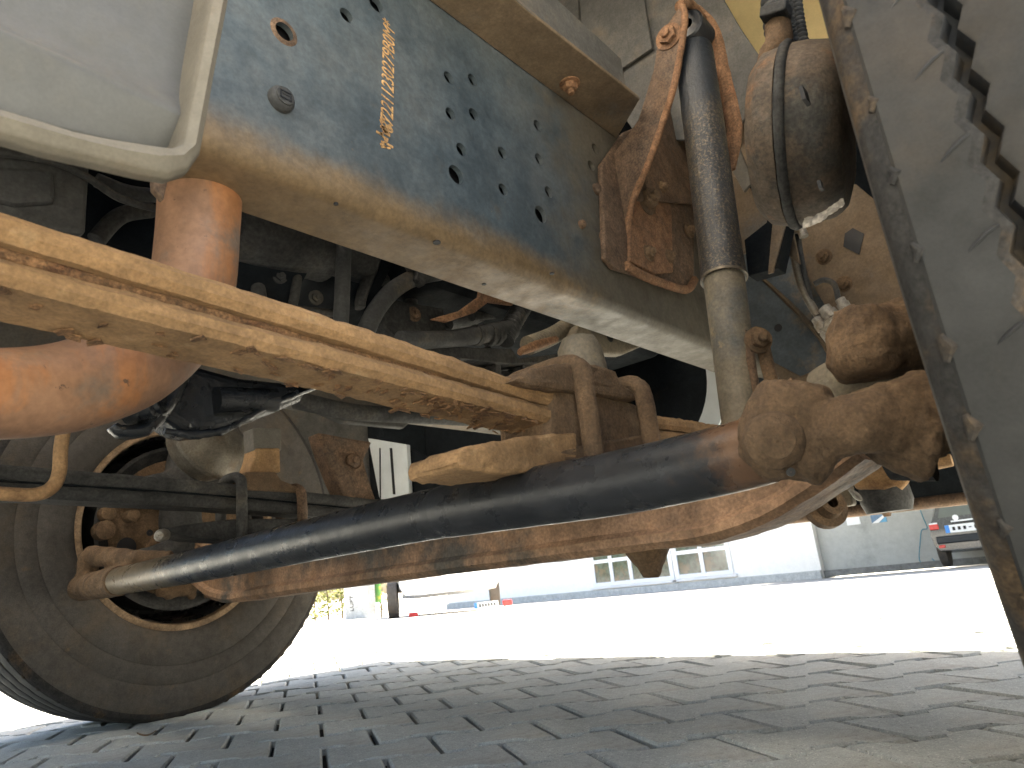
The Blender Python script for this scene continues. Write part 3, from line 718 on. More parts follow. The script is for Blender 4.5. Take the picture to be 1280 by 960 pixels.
# ---- near knuckle, ball joint and steering arm
XK = .655
def kp(x, y, X=XK): return at(x, y, 'X', X)
mb = MB()
mb.tube([kp(992, 478), kp(984, 520), kp(985, 560), kp(1000, 592)], [.030, .040, .043, .022], 20, smooth=4)
mb.tube([kp(945, 560), kp(990, 545)], [.034, .040], 16)
mb.tube([kp(1000, 555), kp(1040, 540), kp(1080, 528), kp(1150, 520, .70)], [.038, .025, .028, .042], 20, smooth=4)
mb.tube([kp(1090, 535, .68), kp(1160, 545, .70)], [.030, .044], 16)
P('steering_knuckle', mb, 'mud_dark', remesh=.004, rough=[(.014, .05), (.006, .014)])['label'] = 'mud-caked steering knuckle and ball joint beside the tread'
q = kp(968, 551, XK - .044)
P('ball_cap', MB().lathe(q, (-.75, -.45, -.2), [(-.012, .026), (.0, .026), (.004, .024), (.008, .017), (.011, .015), (.012, .001)], 24), 'mud_dark', rough=(.004, .012))
P('grease_nipple', MB().lathe(kp(988, 590, XK - .03), (-.7, -.5, -.2), [(0, .004), (.002, .004), (.002, .0005)], 10), 'ink')
mb = MB().tube([kp(1078, 388, .72), kp(1080, 420, .72), kp(1083, 452, .72), kp(1088, 470, .72)], [.026, .036, .036, .028], 20, smooth=4).tube([kp(1082, 430, .72), kp(1150, 420, .78)], [.034, .045], 16)
P('kingpin_boss', mb, 'mud_dark', remesh=.004, rough=[(.012, .04), (.006, .014)])
P('knuckle_seal', MB().tube([kp(1030, 495, .80), kp(1070, 480, .79), kp(1120, 470, .78), kp(1160, 465, .78)], [.030, .036, .032, .03], 18, smooth=4), 'grey_dust', rough=(.003, .03))
P('knuckle_arm', MB().prism([kp(995, 490, .76), kp(1060, 450, .76), kp(1140, 440, .76), kp(1150, 520, .76), kp(1010, 530, .76)], (.03, .0, 0)), 'grey_dust', smooth=0, bevel=.008)
P('drum_rim', MB().tube([kp(1105, 575, .73), kp(1130, 568, .73), kp(1160, 562, .73)], [.02, .026, .03], 14, smooth=4), 'engine')
# shackle behind the shock foot
P('spring_shackle', MB().prism(hull_poly([(940, 415), (958, 420), (962, 440), (972, 480), (960, 495), (950, 460)], 'X', 1.05), (.012, 0, 0)), 'mud_dark', smooth=0, bevel=.003)
P('spring_shackle', MB().prism(hull_poly([(930, 410), (938, 420), (945, 470), (950, 500), (942, 500), (932, 450)], 'X', 1.10), (.012, 0, 0)), 'rust', smooth=0, bevel=.003)
p = at(948, 425, 'X', 1.04); P('bolt', MB().bolt(p, (-.6, -.6, 0), pxr(p, 12)), 'mud_dark', rough=(.003, .02))
p = at(882, 425, 'Y', WEB + .03); P('bolt', MB().bolt(p, (-.3, -.3, -1), pxr(p, 7)), 'rust')

# ---- wheels
WR, WT = .2968, .541
ZW, TW, DEL = .5305, 1.033, .066
def tyre_profile(side, detail):
    """(offset towards the truck's middle, radius)"""
    w = .30
    return [(.0, .297), (.012, .305), (.022, .325), (.026, .36), (.027, .392), (.0245, .396), (.027, .400), (.0265, .44), (.024, .446), (.0265, .450), (.0265, .478), (.0255, .50), (.0245, .515)]
def wheel(near):
    c = Vector((XA, YC - TW if near else YC + TW, ZW)); s = 1 if near else -1      # s: towards the middle of the truck
    rotm = Matrix.Rotation(DEL, 3, 'Z')
    inn = rotm @ Vector((0, s, 0))
    wl = empty('wheel', c, truck); wl.matrix_parent_inverse = Matrix.Translation((-XA, -YC, 0))
    wl['label'] = 'muddy front wheel with zigzag tread beside the ball joint' if near else 'front wheel with dusty sidewall and rusty rim edge at the farther axle end'
    inv = Matrix.Translation(-c)
    def Q(name, mb, m, **kw):
        o = mb.build(name, m, wl, **kw); o.matrix_parent_inverse = inv; return o
    side = tyre_profile(s, 0)
    out = [(-.27 - h + .0, r) for h, r in reversed(side)]
    # sidewall inside, tread, sidewall outside
    Q('sidewall', MB().lathe(c, inn, side + [(.0235, .5175)], 180), 'rubber', smooth=50)
    Q('sidewall', MB().lathe(c, inn, [(-.28, .520)] + out, 120), 'rubber', smooth=50)
    # shoulder band and tread ribs with zigzag grooves
    N = 1008 if near else 504
    per = 8
    def zz(i):
        k = (i % per) / per
        return (abs(k - .5) * 4 - 1) * .0029
    axn = inn.normalized(); a = Vector((0, 0, 1)); bb = axn.cross(a)
    def band(rows, name, m, smooth=30):
        vs = []; nr = len(rows)
        for i in range(N):
            th = 2 * math.pi * i / N; d = a * math.cos(th) + bb * math.sin(th)
            for (h, r, z) in rows: vs.append(c + axn * (h + zz(i) * z) + d * r)
        fs = [(i * nr + j, ((i + 1) % N) * nr + j, ((i + 1) % N) * nr + j + 1, i * nr + j + 1) for i in range(N) for j in range(nr - 1)]
        return Q(name, MB().add(vs, fs), m, smooth=smooth)
    band([(.0235, .5175, 0), (.0225, .526, 0), (.018, .5325, 0), (.012, .5355, 0), (.0095, .5365, 0)], 'shoulder', 'shoulder')
    gw, gd = .0095, .015
    cuts = [(-.039, 1), (-.100, -1), (-.160, 1), (-.221, -1)]
    prev = [(.0095, .5365, 0), (.0075, .5385, 0), (-.01, .5400, 0)]
    for cu_, sg in cuts:
        band(prev + [(cu_ + gw / 2 + .006, .5405, sg)], 'tread_rib', 'tread')
        band([(cu_ + gw / 2 + .006, .5405, sg), (cu_ + gw / 2 + .003, .5400, sg), (cu_ + gw / 2, .5382, sg), (cu_ + gw / 2, .5380, sg)], 'rib_edge', 'shoulder')
        band([(cu_ + gw / 2, .5380, sg), (cu_ + gw / 2 - .0025, .539 - gd, sg), (cu_ - gw / 2 + .0025, .539 - gd, sg), (cu_ - gw / 2, .5390, sg)], 'tread_groove', 'groove')
        prev = [(cu_ - gw / 2, .5390, sg), (cu_ - gw / 2 - .003, .5405, sg)]
    band(prev + [(-.25, .5385, 0), (-.268, .5365, 0), (-.28, .520, 0)], 'tread_rib', 'tread')
    # sipes and mud lumps
    restm = MB(); rn = random.Random(5); lug = MB()
    for i in range(63):
        th = 2 * math.pi * i / 63 + .028
        u_ = lambda t2: a * math.cos(t2) + bb * math.sin(t2)
        if near:
            pth = [c + axn * h_ + u_(th + s_) * r3 for h_, s_, r3 in ((-.014, -.016, .5400), (-.019, -.009, .5404), (-.025, -.002, .5406), (-.031, .002, .5407))]
            deg = math.degrees(th) % 360
            if 225 < deg < 285: Q('sipe', MB().tube(pth, [.0004, .0011, .0013, .0007], 6), 'ink')
            else: restm.tube(pth, [.0004, .0008, .0010, .0006], 6)
        for rep_ in range(1):
            t3 = th + rn.uniform(-.02, .02); r_ = rn.uniform(.003, .0055)
            q = c + axn * .0085 + u_(t3) * .5365
            tgv = (u_(t3 + .01) - u_(t3)).normalized()
            lug.tube([q - tgv * r_ * 1.6 + axn * .003, q - axn * .001, q + tgv * r_ * 1.4 + axn * .002], [r_ * .4, r_, r_ * .4], 8)
    if near: o = Q('sipe', restm, 'groove'); o['kind'] = 'stuff'
    o = Q('shoulder_lug', lug, 'shoulder', rough=(.002, .01)); o['kind'] = 'stuff'
    # rim
    Q('rim_flange', MB().lathe(c, inn, [(-.004, .299), (.010, .303), (.013, .298), (.012, .287), (.004, .283), (-.006, .282)], 120), 'rim_rust', smooth=50)
    Q('rim', MB().lathe(c, inn, [(-.005, .283), (-.04, .272), (-.10, .262), (-.17, .255), (-.185, .24), (-.19, .16), (-.19, .02)], 96), 'rim', smooth=50)
    return wl, Q, c, inn
wn_, QWN, cn, inn_n = wheel(True)
wf_, QWF, cf, inn_f = wheel(False)
# brake drum, backing plate and knuckle at the far wheel
QWF('brake_drum', MB().lathe(cf, inn_f, [(-.18, .235), (-.03, .238), (-.015, .245), (-.012, .235), (-.03, .20)], 72), 'engine', smooth=40)
QWF('backing_plate', MB().lathe(cf, inn_f, [(-.025, .205), (-.018, .205), (-.015, .16), (.004, .12), (.010, .06), (.010, .001)], 48), 'mud_dark', smooth=40, rough=(.004, .04))
def fp(x, y, off=0.): # on the far wheel's inner plane
    d_ = ray(x, y); o0 = cf + inn_f * off; tt = (o0 - CAM).dot(inn_f) / d_.dot(inn_f); return CAM + d_ * tt
for x, y, r in ((130, 663, 12), (134, 642, 9), (165, 645, 8), (192, 682, 9), (185, 700, 8), (240, 690, 9)):
    p = fp(x, y, .005); QWF('knuckle_bolt', MB().lathe(p, inn_f, [(-.02, pxr(p, r)), (.012, pxr(p, r)), (.016, pxr(p, r * .7)), (.016, .001)], 16), 'mud_dark', rough=(.002, .02))
for x, y, r in ((187, 666, 4), (158, 684, 12)):
    p = fp(x, y, .018); QWF('plate_hole', MB().lathe(p, inn_f, [(0, pxr(p, r)), (.002, pxr(p, r)), (.002, .001)], 16), 'ink')
mb = MB()
mb.tube([fp(225, 560, .01), fp(228, 600, .02), fp(225, 650, .03), fp(235, 700, .03), fp(250, 740, .02)], [.03, .055, .06, .055, .03], 16, smooth=4)
mb.tube([fp(150, 615, .01), fp(210, 605, .02), fp(285, 600, .02)], [.02, .04, .03], 14, smooth=3)
mb.tube([fp(160, 700, .02), fp(230, 690, .04), fp(300, 690, .04)], [.02, .04, .05], 14, smooth=3)
QWF('knuckle', mb, 'engine', remesh=.008, rough=(.008, .03))
mb = MB().tube([fp(195, 738, .02), fp(225, 735, .03), fp(270, 730, .03), fp(300, 738, .03)], [.018, .026, .026, .03], 12, smooth=3)
mb.tube([fp(212, 735, .03), fp(212, 750, .03)], [.014, .01], 10).tube([fp(238, 735, .03), fp(240, 750, .03)], [.014, .01], 10)
QWF('slack_adjuster', mb, 'mud_dark', remesh=.006, rough=(.006, .02))
QWF('axle_stub', MB().tube([fp(255, 735, .04), fp(300, 728, .10), fp(330, 722, .16), fp(400, 712, .3)], [.03, .04, .045, .045], 16, smooth=3), 'mud_dark', rough=(.006, .03))
# spring brake chamber at the far wheel
pc2 = at(262, 552, 'Y', 1.86); r2 = pxr(pc2, 52)
QWF('brake_chamber', MB().lathe(pc2, (.25, -.75, .35), [(-.06, .001), (-.06, r2 * .8), (-.01, r2 * .95), (-.006, r2 * 1.05), (.004, r2 * 1.05), (.01, r2 * .95), (.04, r2 * .8), (.055, r2 * .5), (.058, .001)], 40), 'steel', smooth=50)
for x, y in ((252, 585), (288, 588), (292, 600)):
    p = fp(x, y, .06); QWF('chamber_stud', MB().tube([p, p + Vector((0, -.01, .03))], .008, 10), 'white_steel')
# lug nuts on near wheel outer side / drum
QWN('brake_drum', MB().lathe(cn, inn_n, [(-.18, .20), (-.03, .205), (-.015, .21), (-.012, .20), (-.03, .10), (-.02, .001)], 48), 'engine', smooth=40)

# ---- exhaust
ye = .745
path = [(256, 120), (252, 215), (248, 290), (240, 360), (215, 412), (165, 455), (100, 480), (40, 490), (-40, 493), (-160, 492)]
pp = hull_poly(path, 'Y', ye)
rad = [.061] * 2 + [.061, .061, .062, .063, .063, .063, .063, .063]
for i in range(6, 10): pp[i] = at(path[i][0], path[i][1], 'Y', ye - .012 * (i - 5))
P('exhaust_pipe', MB().tube(pp, [pxr(q, w_) for q, w_ in zip(pp, (49, 49, 48.5, 50, 53, 56, 57, 57, 58, 58))], 48, smooth=8), 'exhaust', smooth=70)['label'] = 'copper-brown rusted exhaust pipe with a wide bend'
P('pipe_strap', MB().prism(hull_poly([(190, 200), (215, 205), (205, 250), (192, 235)], 'Y', ye - .07), (0, .01, 0)), 'rust', smooth=0, bevel=.002)

# ---- gearbox, engine and lines between the rails
P('gearbox', MB().box((-.35, 1.12, .98), (1.2, .38, .5)), 'engine', bevel=.03, smooth=0)
P('gearbox_cover', MB().prism(hull_poly([(-160, 165), (-20, 180), (60, 190), (113, 205), (108, 292), (60, 290), (-160, 240)], 'Y', .86), (0, .06, 0)), 'hose', bevel=.006, smooth=0)
P('cover_boss', MB().prism(hull_poly([(-40, 205), (68, 210), (70, 252), (20, 255), (-40, 240)], 'Y', .85), (0, .02, 0)), 'hose', bevel=.006, smooth=0)
P('cover_seam', MB().tube(hull_poly([(-40, 186), (60, 200), (110, 222), (150, 248), (200, 262)], 'Y', .845), .005, 8, smooth=5), 'engine')
P('bell_housing', MB().lathe(Vector((.50, 1.10, 1.02)), (1, 0, 0), [(-.2, .16), (-.1, .2), (.05, .27), (.12, .28), (.13, .26), (.16, .24), (.3, .24)], 48, cap=True), 'engine_dark', smooth=40)
P('engine_block', MB().box((1.32, 1.11, 1.16), (1.0, .44, .62)), 'engine_dark', bevel=.03, smooth=0)
P('starter_motor', MB().lathe(at(375, 300, 'Y', .93), (1, .05, .05), [(-.13, .001), (-.13, .05), (-.11, .062), (.05, .062), (.06, .045), (.14, .045), (.14, .001)], 32), 'engine', smooth=40)
for k in range(6):
    p = at(372 + k * 14, 270 + k * 4, 'Y', .92); P('engine_rib', MB().prism([p, p + Vector((.008, 0, 0)), p + Vector((.02, .02, -.07)), p + Vector((.012, .02, -.07))], (0, .03, 0)), 'engine', smooth=0, bevel=.002)
P('engine_bracket', MB().tube(hull_poly([(305, 250), (330, 238), (420, 262), (520, 285)], 'Y', .80), .009, 8), 'engine', smooth=0)
P('heat_shield', MB().prism(hull_poly([(312, 240), (325, 236), (430, 268), (425, 285), (320, 252)], 'Y', .82), (0, .03, 0)), 'hose', smooth=0, bevel=.002)
P('coolant_pipe', MB().tube(hull_poly([(430, 270), (430, 300), (428, 360), (425, 420)], 'Y', .87), .013, 16, smooth=4), 'hose')
P('pipe_ferrule', MB().tube(hull_poly([(430, 278), (430, 292)], 'Y', .87), .0155, 16), 'mud_dark')
P('loom', MB().tube(hull_poly([(476, 290), (466, 330), (452, 370), (450, 385)], 'Y', .93), [.02, .018, .015, .012], 10, smooth=3, flat=(.6, 1)), 'engine')
P('coolant_hose', MB().tube(hull_poly([(455, 420), (470, 388), (495, 360), (530, 344), (590, 336), (640, 330)], 'Y', .90), .0165, 18, smooth=6), 'hose')
P('hose_clip', MB().box(at(524, 342, 'Y', .885), (.024, .02, .05), Matrix.Rotation(.3, 3, 'Y')), 'engine', bevel=.003, smooth=0)
P('hose_clip', MB().box(at(509, 326, 'Y', .885), (.012, .02, .04), Matrix.Rotation(-.6, 3, 'Y')), 'engine', bevel=.003, smooth=0)
P('engine_mount', MB().prism(hull_poly([(480, 372), (555, 385), (560, 420), (505, 432), (478, 405)], 'Y', .95), (0, .06, 0)), 'engine', bevel=.005, smooth=0)
p = at(517, 393, 'Y', .95); P('bolt', MB().bolt(p, (-.2, -1, 0), pxr(p, 7)), 'rust')
P('rusty_bracket', MB().prism(hull_poly([(540, 398), (575, 388), (600, 370), (603, 350), (618, 350), (655, 368), (642, 381), (612, 377), (595, 390), (560, 402)], 'Y', .88), (0, .012, 0)), 'rust_orange', smooth=0, bevel=.004)
P('coolant_pipe', MB().tube(hull_poly([(500, 425), (560, 424), (600, 418), (640, 412)], 'Y', .90), [.017, .017, .02, .022], 16, smooth=3), 'hose')
for x, r in ((596, .022), (612, .0235), (620, .022)):
    P('hose_clip', MB().lathe(at(x, 419, 'Y', .90), (1, 0, .12), [(-.006, r - .004), (-.006, r), (.006, r), (.006, r - .004)], 24), 'engine')
P('corrugated_hose', corrugated(hull_poly([(630, 425), (640, 405), (655, 380), (672, 350)], 'Y', .90), .021, .008, .09), 'hose')
P('corrugated_hose', corrugated(hull_poly([(660, 432), (690, 420), (718, 402), (740, 386)], 'Y', .84), .019, .007, .09), 'grey_dust')
P('rusty_clamp', MB().tube(hull_poly([(650, 440), (670, 432), (695, 424)], 'Y', .82), [.007, .011, .007], 10, smooth=3), 'rust_orange', rough=(.005, .02))
P('pan_flange', MB().prism(hull_poly([(520, 432), (640, 436), (648, 448), (720, 440), (720, 452), (640, 455), (560, 446)], 'Y', .92), (0, .10, 0)), 'engine', smooth=0, bevel=.002)
for x in (570, 620, 655, 680):
    P('pan_rib', MB().prism(hull_poly([(x, 448), (x + 6, 448), (x + 8, 490), (x - 4, 490)], 'Y', .93), (0, .05, 0)), 'engine', smooth=0, bevel=.002)
for pa, yy, rr_, mm in (([(300, 372), (350, 384), (420, 392)], .95, .007, 'engine'), ([(372, 345), (366, 380), (352, 420)], .94, .008, 'engine'), ([(330, 300), (322, 350), (330, 400)], .98, .012, 'hose'),
                        ([(540, 300), (520, 350), (505, 420)], 1.0, .014, 'engine'), ([(560, 360), (620, 345), (700, 352)], .98, .010, 'hose'), ([(590, 395), (650, 388), (720, 372)], .97, .012, 'engine'), ([(560, 455), (600, 468), (680, 470)], .97, .012, 'engine'),
                        ([(120, 225), (160, 240), (200, 245)], .92, .01, 'hose'), ([(120, 300), (150, 270), (190, 262)], .95, .012, 'engine'), ([(480, 320), (500, 300), (560, 305)], .95, .006, 'hose')):
    P('pipe', MB().tube(hull_poly(pa, 'Y', yy), rr_, 12, smooth=6), mm)
for x, y in ((318, 268), (350, 345), (395, 372), (480, 350), (560, 405), (610, 440), (690, 455), (340, 415)):
    p = at(x, y, 'Y', .95); P('bolt', MB().bolt(p, (-.2, -1, -.2), .009), 'hose')
P('alternator', MB().lathe(at(585, 372, 'Y', 1.0), (.2, -1, 0), [(-.06, .001), (-.06, .06), (-.01, .066), (.02, .062), (.03, .045), (.035, .02), (.045, .02), (.045, .001)], 28), 'engine', smooth=40)
P('filter_can', MB().lathe(at(335, 330, 'Y', 1.02), (.1, -.3, -1), [(-.06, .05), (.05, .05), (.065, .04), (.07, .001)], 28), 'engine_dark', smooth=40)
# grey casting with two holes behind the bump stop
P('steering_casting', MB().prism(hull_poly([(715, 430), (722, 408), (740, 392), (770, 396), (800, 408), (822, 420), (805, 432), (780, 443), (750, 442)], 'Y', .80), (0, .03, 0)), 'grey_dust', smooth=0, bevel=.006, sub=0)
for x, y, r in ((762, 421, 7), (784, 424, 5)):
    p = at(x, y, 'Y', .799); P('casting_hole', MB().lathe(p, (0, -1, 0), [(0, pxr(p, r)), (.001, pxr(p, r)), (.001, .0005)], 16), 'ink')
# oily sump
sp_ = hull_poly([(175, 450), (245, 455), (300, 470), (390, 480), (380, 500), (320, 525), (270, 540), (235, 543), (200, 520), (170, 500)], 'Y', 1.0)
P('oil_pan', MB().prism(sp_, (0, .07, 0)), 'oil', smooth=0, bevel=.02, seg=4)
P('oil_pan_seal', MB().tube(hull_poly([(140, 533), (150, 540), (180, 536), (205, 510), (228, 470), (240, 450)], 'Y', .99), [.007, .009, .011, .012, .012, .01], 12, smooth=5, flat=(1.6, 1)), 'oil', rough=(.006, .012))
P('oil_pan_seal', MB().tube(hull_poly([(205, 538), (240, 543), (280, 538), (310, 522), (340, 505), (372, 492)], 'Y', .985), [.005, .007, .006, .005, .005, .006], 10, smooth=6), 'oil', rough=(.008, .01))
for k in range(5):
    P('oily_cable', MB().tube(hull_poly([(338 + k * 4, 505 - k), (360 + k * 4, 497 - k * 2), (385 + k * 5, 488 - k * 2)], 'Y', 1.0 + k * .01), .004, 8, smooth=3), 'oil')
p = at(185, 507, 'Y', .98)
P('drain_plug', MB().lathe(p, (.6, -.7, .1), [(-.03, .022), (.01, .022), (.014, .016), (.02, .016), (.02, .001)], 16), 'oil')
P('starter_can', MB().lathe(at(300, 500, 'Y', .99), (1, 0, .12), [(-.04, .001), (-.04, .02), (.06, .02), (.06, .001)], 20), 'oil')
P('cross_member', MB().tube(hull_poly([(370, 500), (440, 515), (520, 520), (600, 525)], 'Y', 1.28), .02, 12, smooth=3), 'engine')
P('cross_plate', MB().prism(hull_poly([(385, 508), (420, 505), (480, 518), (520, 522), (505, 535), (430, 528)], 'Y', 1.30), (0, .02, 0)), 'panel', smooth=0, bevel=.003)
P('cable_stay', MB().tube(hull_poly([(-60, 612), (0, 617), (45, 618), (66, 608), (74, 590), (76, 560), (80, 535)], 'Y', 1.0), .0085, 12, smooth=6), 'mud')
P('side_gap_blocker', MB().box((-.55, 1.95, .95), (1.3, .6, .7)), 'engine_dark', bevel=.03, smooth=0)  # added dark box, blocks bright sky in the gaps past the far rail

# ---- left hand mudguard bracket and parts near the far wheel
P('mudguard_bracket', MB().prism(hull_poly([(398, 540), (440, 548), (466, 552), (455, 575), (462, 600), (473, 632), (435, 634), (420, 600), (408, 570)], 'Y', 1.62), (0, .06, 0)), 'rust', smooth=0, bevel=.008)
p = at(440, 577, 'Y', 1.62); P('bolt', MB().bolt(p, (-.2, -1, 0), pxr(p, 9), .02), 'rust')
P('bolt_boss', MB().lathe(p, (-.2, -1, 0), [(-.01, pxr(p, 14)), (.006, pxr(p, 14)), (.008, pxr(p, 11)), (.001, pxr(p, 10))], 20), 'rust')
P('lamp_housing', MB().prism(hull_poly([(460, 548), (508, 556), (512, 630), (476, 632)], 'X', 1.80), (.02, 0, 0)), 'pale', smooth=0, bevel=.002)
P('housing_slit', MB().prism(hull_poly([(487, 560), (490, 560), (494, 618), (491, 618)], 'X', 1.798), (.001, 0, 0)), 'ink', smooth=0)
P('housing_slit', MB().prism(hull_poly([(474, 560), (475.5, 560), (476, 628), (474.5, 628)], 'X', 1.798), (.001, 0, 0)), 'ink', smooth=0)
P('lamp_hood', MB().prism(hull_poly([(508, 560), (530, 572), (542, 600), (545, 640), (512, 640)], 'X', 1.83), (.04, 0, 0)), 'engine_dark', smooth=0, bevel=.004)

# ---- front end: bumper, crossbar, cab floor, load body (they shade the ground)
XB = 2.16; ZW_ = .5305
P('bumper', MB().box((XB + .05, YC, .72), (.10, 2.62, .66)), 'engine_dark', bevel=.02, smooth=0)
for s_ in (-1, 1):
    P('bumper_corner', MB().box((XB - .13, YC + s_ * 1.26, .75), (.28, .10, .60)), 'engine_dark', bevel=.02, smooth=0)
P('front_panel', MB().box((XB + .06, YC, 1.64), (.06, 2.60, 1.2)), 'engine_dark', smooth=0)
for yy in (YC - 1.31, YC + 1.31):
    s_ = 1 if yy < YC else -1
    P('wheel_arch', MB().lathe((XA, yy, ZW_), (0, s_, 0), [(0, .68), (.34, .68), (.34, .70), (0, .70), (0, .68)], 40, arc=(R(25), R(100)) if s_ > 0 else (R(-40), R(90)), ref=(0, 0, 1)), 'engine_dark', smooth=40)
    P('cab_side', MB().prism([(XA + .66, yy, .45), (XB, yy, .45), (XB, yy, 2.06), (.62, yy, 2.06), (.62, yy, 1.22), (XA + .3, yy, 1.22)], (0, s_ * .02, 0)), 'panel', smooth=0)
P('crossbar', MB().tube([at(960, 651, 'X', XB - .06), at(1110, 634, 'X', XB - .06), at(1260, 617, 'X', XB - .06)], .016, 12), 'rust', rough=(.003, .04))
P('underrun_plate', MB().prism(hull_poly([(1030, 545), (1260, 520), (1260, 612), (1040, 636)], 'X', XB - .02), (.01, 0, 0)), 'engine_dark', smooth=0)
p = at(1108, 640, 'X', XB - .06); P('tow_stub', MB().tube([p + Vector((0, 0, .03)), p, p - Vector((0, 0, .012))], [.012, .014, .009], 8), 'rust')
fb = hull_poly([(1060, 595), (1090, 575), (1120, 572), (1128, 592), (1130, 604), (1105, 612), (1070, 612)], 'X', 1.80)
P('front_bracket', MB().prism(fb, (.05, 0, 0)), 'mud', bevel=.006, smooth=0, sub=1, rough=(.004, .03))
P('front_bracket', MB().tube(hull_poly([(1110, 578), (1125, 580), (1131, 596), (1122, 608)], 'X', 1.79), .012, 10, smooth=4), 'mud')
P('front_bracket', MB().tube(hull_poly([(1125, 585), (1150, 582), (1190, 575)], 'X', 1.79), [.018, .016, .014], 10, smooth=4), 'mud', rough=(.004, .03))
P('rubber_mount', MB().lathe(at(1108, 624, 'X', 1.86), (0, 0, 1), [(-.03, .001), (-.03, .05), (-.005, .058), (.03, .055), (.03, .001)], 24), 'engine', smooth=40)
P('mount_block', MB().prism(hull_poly([(1042, 612), (1062, 605), (1066, 632), (1045, 634)], 'X', 1.84), (.04, 0, 0)), 'grey_dust', bevel=.006, smooth=0)
P('chain_link', MB().tube(hull_poly([(1062, 612), (1072, 618), (1076, 624), (1070, 622), (1062, 612)], 'X', 1.8), .004, 8, smooth=4), 'white_steel')
pt = at(1030, 634, 'X', 1.55)
P('tow_ring', MB().lathe(pt, (-.6, -.7, .2), [(-.03, .016), (-.03, .028), (-.012, .032), (-.008, .046), (.012, .046), (.014, .03), (.035, .026), (.035, .012)], 24), 'mud_dark', rough=(.004, .02))
P('fan_shroud', MB().lathe(at(800, 470, 'X', 1.95), (1, .1, 0), [(0, .001), (0, .33), (.06, .34), (.06, .30)], 64), 'engine_dark', smooth=40)
wr = []
for k in range(13):
    th = R(-30 + k * 7); wr.append((778 + 108 * math.cos(th) * .98, 480 + 108 * math.sin(th)))
wo = [(782 + 127 * math.cos(R(-30 + k * 7)), 480 + 127 * math.sin(R(-30 + k * 7))) for k in range(13)]
P('shroud_edge', MB().prism(hull_poly(wr + wo[::-1], 'X', 1.90), (.01, 0, 0)), 'pale', smooth=0)
P('front_cross_member', MB().box((2.03, YC, .78), (.10, .84, .16)), 'black_clean', bevel=.01, smooth=0)
P('cab', MB().box((1.42, YC, 2.75), (1.6, 2.62, 1.4)), 'yellow', bevel=.08, smooth=0)
P('cab_floor', MB().box((1.40, YC, 2.02), (1.55, 2.5, .06)), 'engine_dark', smooth=0)
P('load_body', MB().box((-3.4, YC, 2.5), (5.9, 2.62, 2.3)), 'whitecar', bevel=.02, smooth=0)
P('sub_frame', MB().box((-2.2, YC, 1.29), (5.0, .9, .12)), 'rail_far', smooth=0)

# ================================================================== BACKGROUND
XW = 19.0
def fz(px, py): return at(px, py, 'X', XW)
bld = empty('building', (XW, 4, gz(XW)))
tag(bld, 'white plastered building with small-paned windows behind the front axle', 'building')
def B(name, mb, m, par=bld, **kw):
    o = mb.build(name, m, par, **kw); o.matrix_parent_inverse = Matrix.Translation(-par.location); return o
yl_, yr_ = fz(560, 750).y, fz(1024, 700).y
B('wall', MB().box((XW + 2, (yl_ + yr_) / 2, gz(XW) + 3), (4, yl_ - yr_, 6)), 'plaster', smooth=0)
def window(px0, px1, py0, py1, cols, rows):
    a_, b_ = fz(px0, py1), fz(px1, py0)
    ya, yb = a_.y, b_.y; za, zb_ = (a_.z + fz(px1, py1).z) / 2, b_.z + .75
    W = B('window', MB().box((XW - .05, (ya + yb) / 2, za - .10), (.16, abs(ya - yb) + .3, .06)), 'frame_white', smooth=0)
    for i in range(cols):
        for j in range(rows):
            y0 = ya + (yb - ya) * i / cols; y1 = ya + (yb - ya) * (i + 1) / cols
            z0 = za + (zb_ - za) * j / rows; z1 = za + (zb_ - za) * (j + 1) / rows
            MB().box((XW - .012, (y0 + y1) / 2, (z0 + z1) / 2), (.02, abs(y1 - y0) - .04, z1 - z0 - .04)).build('pane', 'glass', W, smooth=0)
    for i in range(cols + 1):
        y0 = ya + (yb - ya) * i / cols
        MB().box((XW - .03, y0, (za + zb_) / 2), (.05, .12, zb_ - za + .12)).build('window_frame', 'frame_white', W, smooth=0)
    for j in range(rows + 1):
        z0 = za + (zb_ - za) * j / rows
        MB().box((XW - .026, (ya + yb) / 2, z0), (.05, abs(yb - ya), .11)).build('window_frame', 'frame_white', W, smooth=0)
window(744, 837, 694, 727, 4, 2)
window(848, 910, 688, 718, 2, 2)
kb = [fz(640, 748), fz(830, 726)]
kerb = MB().prism([fz(600, 750) + Vector((-.6, 0, 0)), fz(1024, 706) + Vector((-.6, 0, 0)), fz(1024, 706), fz(600, 750)], (0, 0, -.22))
B('plinth', MB().box((XW - .06, (yl_ + yr_) / 2, gz(XW) + .09), (.12, yl_ - yr_, .2)), 'asphalt', smooth=0)
